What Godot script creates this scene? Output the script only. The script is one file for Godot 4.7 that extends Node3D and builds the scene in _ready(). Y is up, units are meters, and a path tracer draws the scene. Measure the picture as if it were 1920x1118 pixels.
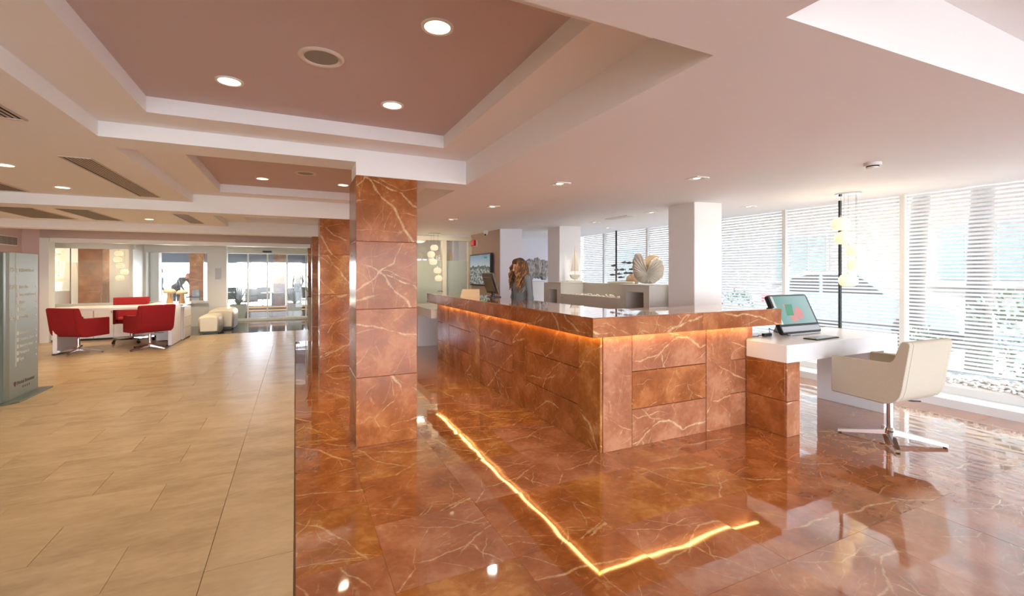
extends Node3D
# A hotel lobby with a red marble reception counter. World axes: x runs east, y up, and "n" (north) is -z.

const EYE := 1.42
const MARBLE_M := 1.7
var rng := RandomNumberGenerator.new()
var used := {}
var M := {}
var font_sans: SystemFont
var font_bold: SystemFont


# ---------------------------------------------------------------- mesh builder
class MB:
	var v := PackedVector3Array()
	var n := PackedVector3Array()
	var t := PackedVector2Array()
	var c := PackedColorArray()
	var i := PackedInt32Array()
	var off := Vector2.ZERO
	var sc := 1.0
	var xf := Transform3D()

	func uv_of(p: Vector3, nn: Vector3) -> Vector2:
		var a := nn.abs()
		var q: Vector2
		if a.x >= a.y and a.x >= a.z:
			q = Vector2(p.z, -p.y)
		elif a.y >= a.z:
			q = Vector2(p.x, p.z)
		else:
			q = Vector2(p.x, -p.y)
		return q * sc + off

	func vert(p: Vector3, nn: Vector3, uv = null) -> int:
		t.append(uv_of(p, nn) if uv == null else uv)
		v.append(xf * p)
		n.append((xf.basis * nn).normalized())
		return v.size() - 1

	func tri(a: int, b: int, d: int) -> void:
		var g := (v[b] - v[a]).cross(v[d] - v[a])
		if g.dot(n[a] + n[b] + n[d]) > 0.0:
			i.append_array(PackedInt32Array([a, d, b]))
		else:
			i.append_array(PackedInt32Array([a, b, d]))

	func quad(a: Vector3, b: Vector3, d: Vector3, e: Vector3, nn: Vector3) -> void:
		var k := vert(a, nn)
		vert(b, nn)
		vert(d, nn)
		vert(e, nn)
		tri(k, k + 1, k + 2)
		tri(k, k + 2, k + 3)

	func poly3(a: Vector3, b: Vector3, d: Vector3, nn: Vector3) -> void:
		var k := vert(a, nn)
		vert(b, nn)
		vert(d, nn)
		tri(k, k + 1, k + 2)

	# eight corners: bottom a b c d (in ring order), top e f g h above them
	func hexa(p: Array) -> void:
		var mid := Vector3.ZERO
		for q in p:
			mid += q / 8.0
		for f in [[0, 1, 2, 3], [4, 5, 6, 7], [0, 1, 5, 4], [1, 2, 6, 5], [2, 3, 7, 6], [3, 0, 4, 7]]:
			var a: Vector3 = p[f[0]]
			var b: Vector3 = p[f[1]]
			var d: Vector3 = p[f[2]]
			var e: Vector3 = p[f[3]]
			var nn := (d - a).cross(e - b).normalized()
			if nn.dot((a + b + d + e) / 4.0 - mid) < 0.0:
				nn = -nn
			quad(a, b, d, e, nn)

	func box(mn: Vector3, mx: Vector3, bev := 0.0) -> void:
		bev = minf(bev, 0.49 * minf(mx.x - mn.x, minf(mx.y - mn.y, mx.z - mn.z)))
		var cen := (mn + mx) / 2.0
		var hs := (mx - mn) / 2.0
		for ax in 3:
			var a1 := (ax + 1) % 3
			var a2 := (ax + 2) % 3
			for s in [-1.0, 1.0]:
				var nn := Vector3.ZERO
				nn[ax] = s
				var q := []
				for e in [[-1.0, -1.0], [1.0, -1.0], [1.0, 1.0], [-1.0, 1.0]]:
					var p := Vector3.ZERO
					p[ax] = s * hs[ax]
					p[a1] = e[0] * (hs[a1] - bev)
					p[a2] = e[1] * (hs[a2] - bev)
					q.append(cen + p)
				quad(q[0], q[1], q[2], q[3], nn)
		if bev <= 0.0:
			return
		for ax in 3:
			var a1 := (ax + 1) % 3
			var a2 := (ax + 2) % 3
			for s1 in [-1.0, 1.0]:
				for s2 in [-1.0, 1.0]:
					var nn := Vector3.ZERO
					nn[a1] = s1
					nn[a2] = s2
					nn = nn.normalized()
					var q := []
					for e in [[-1.0, 0], [1.0, 0], [1.0, 1], [-1.0, 1]]:
						var p := Vector3.ZERO
						p[ax] = e[0] * (hs[ax] - bev)
						p[a1] = s1 * (hs[a1] - (bev if e[1] == 0 else 0.0))
						p[a2] = s2 * (hs[a2] - (0.0 if e[1] == 0 else bev))
						q.append(cen + p)
					quad(q[0], q[1], q[2], q[3], nn)
		for sx in [-1.0, 1.0]:
			for sy in [-1.0, 1.0]:
				for sz in [-1.0, 1.0]:
					var s := Vector3(sx, sy, sz)
					var h := hs - Vector3(bev, bev, bev)
					poly3(cen + s * Vector3(hs.x, h.y, h.z), cen + s * Vector3(h.x, hs.y, h.z), cen + s * Vector3(h.x, h.y, hs.z), s.normalized())

	# x0..x1, height h0..h1, north n0..n1
	func B(x0: float, x1: float, h0: float, h1: float, n0: float, n1: float, bev := 0.0) -> void:
		box(Vector3(x0, h0, -n1), Vector3(x1, h1, -n0), bev)

	# profile of (radius, height); a point given twice makes a crease
	func lathe(prof: Array, at := Vector3.ZERO, seg := 24, arc := TAU, sx := 1.0, sz := 1.0) -> void:
		var m := prof.size()
		for j in m - 1:
			var a: Vector2 = prof[j]
			var b: Vector2 = prof[j + 1]
			if a.distance_to(b) < 1e-6:
				continue
			var ns := []
			for e in 2:
				var d := b - a
				var own := Vector2(d.y, -d.x).normalized()
				var other := own
				var jj := j - 1 if e == 0 else j + 1
				if jj >= 0 and jj < m - 1:
					var d2: Vector2 = prof[jj + 1] - prof[jj]
					if d2.length() > 1e-6:
						other = Vector2(d2.y, -d2.x).normalized()
						if other.dot(own) < 0.3:
							other = own
				ns.append((own + other).normalized())
			var k := v.size()
			for s in seg + 1:
				var w := arc * s / seg
				var cw := cos(w)
				var sw := sin(w)
				vert(at + Vector3(a.x * cw * sx, a.y, a.x * sw * sz), Vector3(ns[0].x * cw / sx, ns[0].y, ns[0].x * sw / sz).normalized(), Vector2(float(s) / seg, a.y) * sc + off)
				vert(at + Vector3(b.x * cw * sx, b.y, b.x * sw * sz), Vector3(ns[1].x * cw / sx, ns[1].y, ns[1].x * sw / sz).normalized(), Vector2(float(s) / seg, b.y) * sc + off)
			for s in seg:
				var q := k + s * 2
				tri(q, q + 1, q + 3)
				tri(q, q + 3, q + 2)

	func ball(at: Vector3, r: Vector3, seg := 16, rows := 10, lo := -1.0, hi := 1.0) -> void:
		var prof := []
		for j in rows + 1:
			var y := lerpf(asin(lo), asin(hi), float(j) / rows)
			prof.append(Vector2(cos(y), sin(y)))
		var k := v.size()
		for j in rows + 1:
			for s in seg + 1:
				var w := TAU * s / seg
				var u := Vector3(prof[j].x * cos(w), prof[j].y, prof[j].x * sin(w))
				vert(at + u * r, (u / r).normalized(), Vector2(float(s) / seg, float(j) / rows) + off)
		for j in rows:
			for s in seg:
				var q := k + j * (seg + 1) + s
				tri(q, q + seg + 1, q + seg + 2)
				tri(q, q + seg + 2, q + 1)

	func tube(pts: Array, rad, seg := 8, caps := true, flat := 1.0) -> void:
		var m := pts.size()
		var k := v.size()
		var side := Vector3.ZERO
		var dirs := []
		for j in m:
			var d: Vector3 = (pts[mini(j + 1, m - 1)] - pts[maxi(j - 1, 0)]).normalized()
			dirs.append(d)
			if j == 0:
				side = d.cross(Vector3.UP if absf(d.y) < 0.9 else Vector3.RIGHT).normalized()
			else:
				side = (side - d * side.dot(d)).normalized()
			var up: Vector3 = d.cross(side)
			var r: float = rad[j] if rad is Array else rad
			for s in seg + 1:
				var w := TAU * s / seg
				var u := side * cos(w) + up * sin(w) * flat
				vert(pts[j] + u * r, u.normalized(), Vector2(float(s) / seg, j * 0.1) * sc + off)
		for j in m - 1:
			for s in seg:
				var q := k + j * (seg + 1) + s
				tri(q, q + seg + 1, q + seg + 2)
				tri(q, q + seg + 2, q + 1)
		if caps:
			for e in 2:
				var j := 0 if e == 0 else m - 1
				var nn: Vector3 = -dirs[0] if e == 0 else dirs[m - 1]
				var cc := vert(pts[j], nn)
				var first := v.size()
				for s in seg + 1:
					vert(xf.affine_inverse() * v[k + j * (seg + 1) + s], nn)
				for s in seg:
					tri(cc, first + s, first + s + 1)

	# a 2D outline in the (x, y) plane pushed along z from z0 to z1, edges rounded by bev
	func prism(pts: PackedVector2Array, z0: float, z1: float, smooth := false, bev := 0.0) -> void:
		var m := pts.size()
		if Geometry2D.is_polygon_clockwise(pts):
			pts = pts.duplicate()
			pts.reverse()
		var ns := []
		for j in m:
			var d := pts[(j + 1) % m] - pts[j]
			ns.append(Vector2(d.y, -d.x).normalized())
		var vn := []
		for j in m:
			vn.append((ns[j] + ns[(j + m - 1) % m]).normalized())
		var inner := pts
		if bev > 0.0:
			inner = pts.duplicate()
			for j in m:
				inner[j] = pts[j] - vn[j] * bev / maxf(0.4, vn[j].dot(ns[j]))
		var tris := Geometry2D.triangulate_polygon(inner)
		for e in 2:
			var z := z0 if e == 0 else z1
			var nn := Vector3(0, 0, -1 if e == 0 else 1)
			var k := v.size()
			for q in inner:
				vert(Vector3(q.x, q.y, z), nn)
			for j in range(0, tris.size(), 3):
				tri(k + tris[j], k + tris[j + 1], k + tris[j + 2])
		var rows := [[z0 + bev, z1 - bev, pts, pts, 0.0, 0.0]]
		if bev > 0.0:
			rows.append([z0, z0 + bev, inner, pts, -1.0, 0.0])
			rows.append([z1 - bev, z1, pts, inner, 0.0, 1.0])
		for r in rows:
			for j in m:
				var j2 := (j + 1) % m
				var na: Vector2 = vn[j] if smooth else ns[j]
				var nb: Vector2 = vn[j2] if smooth else ns[j]
				var k := v.size()
				var pa: PackedVector2Array = r[2]
				var pb: PackedVector2Array = r[3]
				vert(Vector3(pa[j].x, pa[j].y, r[0]), Vector3(na.x, na.y, r[4]).normalized())
				vert(Vector3(pa[j2].x, pa[j2].y, r[0]), Vector3(nb.x, nb.y, r[4]).normalized())
				vert(Vector3(pb[j2].x, pb[j2].y, r[1]), Vector3(nb.x, nb.y, r[5]).normalized())
				vert(Vector3(pb[j].x, pb[j].y, r[1]), Vector3(na.x, na.y, r[5]).normalized())
				tri(k, k + 1, k + 2)
				tri(k, k + 2, k + 3)

	func mesh() -> ArrayMesh:
		var a := []
		a.resize(Mesh.ARRAY_MAX)
		a[Mesh.ARRAY_VERTEX] = v
		a[Mesh.ARRAY_NORMAL] = n
		a[Mesh.ARRAY_TEX_UV] = t
		if c.size() == v.size() and c.size() > 0:
			a[Mesh.ARRAY_COLOR] = c
		a[Mesh.ARRAY_INDEX] = i
		var m := ArrayMesh.new()
		m.add_surface_from_arrays(Mesh.PRIMITIVE_TRIANGLES, a)
		return m


# ---------------------------------------------------------------- naming and placing
func P(x: float, h: float, nn: float) -> Vector3:
	return Vector3(x, h, -nn)


func numbered(called: String) -> String:
	if not used.has(called):
		used[called] = 0
		return called
	used[called] += 1
	return "%s_%03d" % [called, used[called]]


func thing(called: String, label: String, category: String, at := Vector3.ZERO, turn := 0.0, group := "") -> Node3D:
	var o := Node3D.new()
	o.name = numbered(called)
	add_child(o)
	o.position = at
	o.rotation.y = turn
	return tag(o, label, category, group)


func tag(o: Node3D, label: String, category := "", group := "", kind := "") -> Node3D:
	if label:
		o.set_meta("label", label)
	if category:
		o.set_meta("category", category)
	if group:
		o.set_meta("group", group)
	if kind:
		o.set_meta("kind", kind)
	return o


func put(mb, called: String, mat: Material, parent: Node3D = null) -> MeshInstance3D:
	var o := MeshInstance3D.new()
	o.mesh = mb.mesh() if mb is MB else mb
	o.material_override = mat
	if parent == null:
		o.name = numbered(called)
		add_child(o)
	else:
		o.name = called
		parent.add_child(o, true)
	return o


func part(called: String, mat: Material, parent: Node3D, x0: float, x1: float, h0: float, h1: float, n0: float, n1: float, bev := 0.0) -> MeshInstance3D:
	var mb := MB.new()
	mb.B(x0, x1, h0, h1, n0, n1, bev)
	return put(mb, called, mat, parent)


func setting(called: String, label := "") -> Node3D:
	var o := Node3D.new()
	o.name = numbered(called)
	add_child(o)
	o.set_meta("kind", "structure")
	if label:
		o.set_meta("label", label)
	return o


func copy(o: Node3D, at: Vector3, turn: float, label := "") -> Node3D:
	var r: Node3D = o.duplicate()
	var base := String(o.name)
	var re := RegEx.create_from_string("_[0-9]{3}$")
	r.name = numbered(re.sub(base, ""))
	add_child(r)
	r.position = at
	r.rotation.y = turn
	if label:
		r.set_meta("label", label)
	return r


# a stone slab with its own piece of the veining
func slab(called: String, mats: Array, parent: Node3D, x0: float, x1: float, h0: float, h1: float, n0: float, n1: float, bev := 0.003) -> MeshInstance3D:
	var mb := MB.new()
	mb.sc = 1.0 / MARBLE_M
	mb.off = Vector2(rng.randf(), rng.randf())
	mb.B(x0, x1, h0, h1, n0, n1, bev)
	return put(mb, called, mats[rng.randi() % mats.size()], parent)


# ---------------------------------------------------------------- materials
func mat(key: String, col: Color, rough := 0.6, metal := 0.0) -> StandardMaterial3D:
	if M.has(key):
		return M[key]
	var m := StandardMaterial3D.new()
	m.resource_name = key
	m.albedo_color = col
	m.roughness = rough
	m.metallic = metal
	M[key] = m
	return m


func srgb(r: int, g: int, b: int) -> Color:
	return Color(r / 255.0, g / 255.0, b / 255.0)


func lamp_mat(key: String, col: Color, power: float) -> StandardMaterial3D:
	var m := mat(key, col, 0.5)
	m.emission_enabled = true
	m.emission = col
	m.emission_energy_multiplier = power
	return m


func noise(s: int, freq: float, octaves := 4, kind := FastNoiseLite.TYPE_SIMPLEX_SMOOTH, fractal := FastNoiseLite.FRACTAL_FBM) -> FastNoiseLite:
	var f := FastNoiseLite.new()
	f.seed = s
	f.frequency = freq
	f.noise_type = kind
	f.fractal_type = fractal
	f.fractal_octaves = octaves
	return f


func stamp(mask: PackedFloat32Array, size: int, p: Vector2, r: float, strength: float) -> void:
	var k := int(ceil(r))
	for y in range(-k, k + 1):
		for x in range(-k, k + 1):
			var d := sqrt(float(x * x + y * y)) / r
			if d < 1.0:
				var at := posmod(int(p.y) + y, size) * size + posmod(int(p.x) + x, size)
				mask[at] = maxf(mask[at], strength * (1.0 - d * d))


func vein(mask: PackedFloat32Array, size: int, r: RandomNumberGenerator, p: Vector2, heading: float, steps: int, width: float, strength: float, depth: int) -> void:
	# a crack holds its course: it wanders a little and now and then kinks
	var course := heading
	var wander := 0.0
	var w := width
	for s in steps:
		wander = wander * 0.93 + r.randf_range(-0.11, 0.11)
		if r.randf() < 0.02:
			course += r.randf_range(-0.55, 0.55)
		p += Vector2.from_angle(course + wander + r.randf_range(-0.25, 0.25)) * 2.0
		w = clampf(w + r.randf_range(-0.5, 0.5) * width * 0.5, width * 0.2, width * 1.6)
		var fade := minf(1.0, minf(s, steps - s) / 30.0)
		stamp(mask, size, p, maxf(1.0, w * (0.25 + 0.75 * fade)), strength * (0.3 + 0.7 * fade) * r.randf_range(0.6, 1.0))
		if depth > 0 and r.randf() < 0.02:
			vein(mask, size, r, p, course + r.randf_range(0.3, 1.0) * (1 if r.randf() < 0.5 else -1), int(steps * r.randf_range(0.15, 0.5)), width * 0.4, strength * 0.85, depth - 1)


# red-brown breccia: clouds of rust and ochre, a web of hairlines and a few broad cream veins
func marble_tex(s: int, size: int, dark: Color, mid: Color, light: Color, cream: Color, broad: int, thin: int) -> ImageTexture:
	var f1 := noise(s, 0.0045 * 1024.0 / size, 5)
	f1.domain_warp_enabled = true
	f1.domain_warp_amplitude = 60.0
	f1.domain_warp_frequency = 0.006
	var a := f1.get_seamless_image(size, size).get_data()
	var b := noise(s + 7, 0.03, 4).get_seamless_image(size, size).get_data()
	var f3 := noise(s + 13, 0.006, 4, FastNoiseLite.TYPE_SIMPLEX_SMOOTH, FastNoiseLite.FRACTAL_RIDGED)
	f3.domain_warp_enabled = true
	f3.domain_warp_amplitude = 45.0
	f3.domain_warp_frequency = 0.01
	var cdat := f3.get_seamless_image(size, size).get_data()
	var gdat := noise(s + 21, 0.004, 2).get_seamless_image(size, size).get_data()
	var mask := PackedFloat32Array()
	mask.resize(size * size)
	var r := RandomNumberGenerator.new()
	r.seed = s
	for k in broad:
		vein(mask, size, r, Vector2(r.randf(), r.randf()) * size, r.randf_range(-0.7, 0.7) + (PI if r.randf() < 0.5 else 0.0), int(size * r.randf_range(0.2, 0.42)), r.randf_range(1.5, 6.5) * (1.0 if k % 3 else 1.4), 0.74, 2)
	for k in thin:
		vein(mask, size, r, Vector2(r.randf(), r.randf()) * size, r.randf_range(0, TAU), int(size * r.randf_range(0.06, 0.25)), r.randf_range(0.9, 1.7), r.randf_range(0.3, 0.65), 1)
	var out := PackedByteArray()
	out.resize(size * size * 3)
	for k in size * size:
		var x := a[k] / 255.0
		var fine := b[k] / 255.0
		var tt := clampf((x - 0.5) * 1.5 + 0.5 + (fine - 0.5) * 0.55, 0.0, 1.0)
		var col := dark.lerp(mid, tt * 2.0) if tt < 0.5 else mid.lerp(light, tt * 2.0 - 1.0)
		var hair := clampf((cdat[k] / 255.0 - 0.80) * 7.0, 0.0, 1.0) * clampf((gdat[k] / 255.0 - 0.35) * 2.0, 0.0, 0.45)
		var m := minf(1.0, mask[k] * (0.55 + fine * 0.75))
		col = col.lerp(cream, maxf(m, hair * (0.5 + fine * 0.5)))
		out[k * 3] = int(clampf(col.r, 0.0, 1.0) * 255.0)
		out[k * 3 + 1] = int(clampf(col.g, 0.0, 1.0) * 255.0)
		out[k * 3 + 2] = int(clampf(col.b, 0.0, 1.0) * 255.0)
	return ImageTexture.create_from_image(Image.create_from_data(size, size, false, Image.FORMAT_RGB8, out))


# sawn limestone: long soft drifts of two tones
func stone_tex(s: int, size: int, lo: Color, hi: Color) -> ImageTexture:
	var f1 := noise(s, 0.008, 5)
	f1.domain_warp_enabled = true
	f1.domain_warp_amplitude = 40.0
	var a := f1.get_seamless_image(size, size).get_data()
	var b := noise(s + 3, 0.05, 4).get_seamless_image(size, size).get_data()
	var out := PackedByteArray()
	out.resize(size * size * 3)
	for k in size * size:
		var col := lo.lerp(hi, clampf(a[k] / 255.0 * 1.0 + (b[k] / 255.0 - 0.5) * 0.45, 0.0, 1.0))
		out[k * 3] = int(col.r * 255.0)
		out[k * 3 + 1] = int(col.g * 255.0)
		out[k * 3 + 2] = int(col.b * 255.0)
	return ImageTexture.create_from_image(Image.create_from_data(size, size, false, Image.FORMAT_RGB8, out))


func noise_tex(s: int, size: int, freq: float, octaves := 4) -> NoiseTexture2D:
	var t := NoiseTexture2D.new()
	t.width = size
	t.height = size
	t.seamless = true
	t.noise = noise(s, freq, octaves)
	return t


func noise_tone(s: int, lo: Color, hi: Color) -> NoiseTexture2D:
	var t := noise_tex(s, 256, 0.16, 3)
	var g := Gradient.new()
	g.set_color(0, lo)
	g.set_color(1, hi)
	t.color_ramp = g
	return t


func bumped(m: StandardMaterial3D, tex: Texture2D, scale_cm: float, per_m: float) -> StandardMaterial3D:
	m.uv1_triplanar = true
	m.uv1_world_triplanar = true
	m.uv1_scale = Vector3(per_m, per_m, per_m)
	m.heightmap_enabled = true
	m.heightmap_texture = tex
	m.heightmap_scale = scale_cm
	return m


func make_materials() -> void:
	var reds := []
	for k in 3:
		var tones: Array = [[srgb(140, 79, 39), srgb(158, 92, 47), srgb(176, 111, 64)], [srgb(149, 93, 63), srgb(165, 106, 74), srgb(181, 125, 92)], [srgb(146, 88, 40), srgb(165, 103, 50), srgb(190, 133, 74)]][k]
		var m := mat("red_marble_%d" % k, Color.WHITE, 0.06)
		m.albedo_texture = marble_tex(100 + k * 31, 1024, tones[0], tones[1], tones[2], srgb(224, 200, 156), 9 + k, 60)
		reds.append(m)
	M.reds = reds
	# the polished floor: the same stone, laid by hand, so its mirror wavers a little
	for k in 3:
		reds[k].roughness = 0.2
		reds[k].metallic_specular = 0.34
	var floor_reds := []
	for k in 3:
		var m: StandardMaterial3D = reds[k].duplicate()
		m.resource_name = "polished_floor_marble_%d" % k
		m.roughness = 0.05
		m.metallic_specular = 0.56
		m.clearcoat_enabled = true
		m.clearcoat = 0.9
		m.clearcoat_roughness = 0.03
		floor_reds.append(m)
		M["floor_red_%d" % k] = m
	M.floor_reds = floor_reds
	var beige := []
	for k in 2:
		var m := mat("beige_stone_%d" % k, Color.WHITE, 0.27)
		m.albedo_texture = stone_tex(40 + k, 512, srgb(172, 146, 109) if k == 0 else srgb(164, 139, 104), srgb(191, 166, 128))
		beige.append(m)
	M.beige = beige
	mat("white_plaster", srgb(245, 243, 241), 0.75)
	mat("cream_plaster", srgb(226, 212, 198), 0.75)
	mat("mauve_paint", srgb(208, 188, 185), 0.8)
	mat("pink_paint", srgb(205, 178, 172), 0.75)
	mat("taupe_paint", srgb(182, 161, 154), 0.75)
	mat("lilac_paint", srgb(230, 227, 235), 0.75)
	mat("white_lacquer", srgb(236, 233, 232), 0.22)
	mat("white_frame", srgb(232, 232, 228), 0.35)
	mat("cream_frame", srgb(226, 222, 206), 0.4)
	mat("grey_cabinet", srgb(212, 207, 197), 0.45)
	mat("chrome", srgb(214, 214, 216), 0.08, 1.0)
	mat("steel", srgb(168, 168, 166), 0.3, 1.0)
	mat("black_plastic", srgb(24, 25, 27), 0.35)
	mat("dark_metal", srgb(58, 62, 62), 0.4, 0.6)
	mat("rubber", srgb(20, 20, 20), 0.8)
	var g := mat("clear_glass", Color(0.92, 0.97, 0.95, 0.06), 0.02)
	g.transparency = BaseMaterial3D.TRANSPARENCY_ALPHA
	var fr := mat("frosted_glass", Color(srgb(206, 216, 206), 0.86), 0.45)
	fr.transparency = BaseMaterial3D.TRANSPARENCY_ALPHA
	fr.backlight_enabled = true
	fr.backlight = Color(0.5, 0.52, 0.5)
	var film := mat("frosted_film", srgb(246, 248, 247), 0.6)
	film.backlight_enabled = true
	film.backlight = Color(0.62, 0.62, 0.62).linear_to_srgb()
	var weave := noise_tex(9, 256, 0.25, 2)
	var red := bumped(mat("red_fabric", srgb(140, 8, 18), 0.85), weave, 0.05, 3.0)
	red.rim_enabled = true
	red.rim = 0.25
	red.rim_tint = 0.8
	var lin := bumped(mat("linen_fabric", srgb(205, 196, 178), 0.9), weave, 0.08, 3.0)
	lin.albedo_texture = noise_tone(78, srgb(226, 222, 214), srgb(255, 253, 250))
	bumped(mat("cream_leather", srgb(226, 216, 194), 0.35), weave, 0.02, 2.0)
	mat("granite", srgb(46, 42, 42), 0.06)
	mat("grout", srgb(120, 96, 74), 0.8)
	mat("grille_dark", srgb(22, 20, 20), 0.9)
	mat("grille_blade", srgb(204, 190, 176), 0.5)
	mat("inset_panel", srgb(128, 118, 104), 0.7)
	mat("chalk", srgb(214, 206, 190), 0.8)
	mat("pebble_white", srgb(238, 236, 230), 0.6)
	mat("wood_light", srgb(206, 172, 128), 0.5)
	mat("bronze_grey", srgb(112, 112, 110), 0.45, 0.4)
	mat("rock", srgb(120, 112, 106), 0.5)
	mat("totem_grey", srgb(122, 123, 106), 0.4, 0.1)
	mat("totem_edge", srgb(98, 106, 94), 0.3, 0.2)
	mat("print_white", srgb(196, 193, 182), 0.6)
	mat("print_dark", srgb(84, 70, 66), 0.6)
	mat("print_plum", srgb(96, 44, 70), 0.6)
	mat("alarm_red", srgb(206, 20, 24), 0.35)
	mat("concrete", srgb(196, 190, 182), 0.8)
	mat("teal_glass", srgb(120, 200, 190), 0.2)
	var leaf := mat("leaf", srgb(44, 62, 42), 0.5)
	leaf.backlight_enabled = true
	leaf.backlight = srgb(40, 56, 34)
	var dark_leaf := mat("palm_leaf", srgb(62, 96, 58), 0.45)
	dark_leaf.backlight_enabled = true
	dark_leaf.backlight = srgb(40, 60, 30)
	mat("bark", srgb(84, 76, 70), 0.9)
	mat("plaza", srgb(158, 156, 152), 0.85)
	mat("sand", srgb(214, 198, 170), 0.9)
	mat("facade", srgb(126, 115, 101), 0.85)
	mat("facade_trim", srgb(140, 140, 138), 0.8)
	mat("shutter", srgb(84, 100, 92), 0.5)
	mat("asphalt", srgb(84, 84, 84), 0.9)
	mat("car_paint", srgb(150, 160, 160), 0.2, 0.3)
	mat("tail_red", srgb(200, 30, 40), 0.3)
	mat("awning", srgb(104, 114, 128), 0.85)
	mat("walnut", srgb(112, 70, 44), 0.5)
	mat("rattan", srgb(70, 64, 60), 0.7)
	var skin := mat("body_colours", Color.WHITE, 0.6)
	skin.vertex_color_use_as_albedo = true
	lamp_mat("warm_led", Color(1.0, 0.80, 0.48), 7.0)
	lamp_mat("reflection_glow", Color(1.0, 0.76, 0.48), 1.6)  # glow for the lines that imitate reflections in the door glass
	lamp_mat("downlight_glow", Color(1.0, 0.88, 0.68), 9.0)
	lamp_mat("square_glow", Color(1.0, 0.92, 0.80), 3.0)
	lamp_mat("globe_glow", Color(1.0, 0.94, 0.80), 0.66)


# ---------------------------------------------------------------- the place
func ceil_h(x: float) -> float:
	return 2.223 + maxf(0.0, x - 1.39) * 0.0319


func set_camera_and_light() -> void:
	var cam := Camera3D.new()
	cam.name = "camera"
	add_child(cam)
	cam.projection = Camera3D.PROJECTION_FRUSTUM
	cam.near = 0.05
	cam.far = 400.0
	cam.size = 2.0 * 0.05 * 559.0 / 856.0
	cam.frustum_offset = Vector2(0, -0.05 * 46.0 / 856.0)
	cam.position = Vector3(0, EYE, 0)
	cam.rotation_degrees = Vector3(0, -25.37, 0)
	cam.current = true
	var sky_mat := ProceduralSkyMaterial.new()
	sky_mat.sky_top_color = srgb(178, 200, 230)
	sky_mat.sky_horizon_color = srgb(235, 240, 247)
	sky_mat.ground_bottom_color = srgb(150, 146, 138)
	sky_mat.ground_horizon_color = srgb(214, 212, 206)
	sky_mat.sky_energy_multiplier = SKY
	sky_mat.ground_energy_multiplier = SKY
	sky_mat.sun_angle_max = 1.0
	var sky := Sky.new()
	sky.sky_material = sky_mat
	var env := Environment.new()
	env.background_mode = Environment.BG_SKY
	env.sky = sky
	env.tonemap_mode = Environment.TONE_MAPPER_LINEAR
	env.tonemap_exposure = EXPOSURE
	env.sdfgi_enabled = true
	env.ssao_enabled = true
	env.ssil_enabled = true
	var we := WorldEnvironment.new()
	we.name = "environment"
	we.environment = env
	add_child(we)
	var sun := DirectionalLight3D.new()
	sun.name = "sun"
	sun.light_color = Color(1.0, 0.95, 0.87)
	sun.light_energy = SUN
	sun.light_angular_distance = 1.0
	sun.shadow_enabled = true
	sun.sky_mode = DirectionalLight3D.SKY_MODE_LIGHT_ONLY
	add_child(sun)
	# high in the south-east, over the street beside the windows
	sun.look_at_from_position(Vector3(0.30, 0.86, 0.42) * 10.0, Vector3.ZERO)


const SKY := 4.2
const SUN := 10.0
const EXPOSURE := 0.85
const SPOT := 0.65


# a polished tile whose face is not perfectly flat, so what it mirrors wavers
func polished_tile(mb: MB, hw: float, hd: float) -> void:
	var f := noise(rng.randi() % 9999, 1.0, 2)
	var q := 12
	var k := mb.v.size()
	var ox := rng.randf() * 50.0
	for j in q + 1:
		for i in q + 1:
			var x := lerpf(-hw, hw, float(i) / q)
			var z := lerpf(-hd, hd, float(j) / q)
			var sx := (f.get_noise_2d(x * 2.2 + ox + 0.05, z * 2.2) - f.get_noise_2d(x * 2.2 + ox - 0.05, z * 2.2)) * 10.0
			var sz := (f.get_noise_2d(x * 2.2 + ox, z * 2.2 + 0.05) - f.get_noise_2d(x * 2.2 + ox, z * 2.2 - 0.05)) * 10.0
			mb.vert(Vector3(x, 0, z), Vector3(-sx * WAVE, 1.0, -sz * WAVE).normalized())
	for j in q:
		for i in q:
			var a := k + j * (q + 1) + i
			mb.tri(a, a + 1, a + q + 2)
			mb.tri(a, a + q + 2, a + q + 1)
	for s in [-1.0, 1.0]:
		mb.quad(Vector3(s * hw, 0, -hd), Vector3(s * hw, 0, hd), Vector3(s * hw, -0.012, hd), Vector3(s * hw, -0.012, -hd), Vector3(s, 0, 0))
		mb.quad(Vector3(-hw, 0, s * hd), Vector3(hw, 0, s * hd), Vector3(hw, -0.012, s * hd), Vector3(-hw, -0.012, s * hd), Vector3(0, 0, s))


const WAVE := 0.0014


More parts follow.
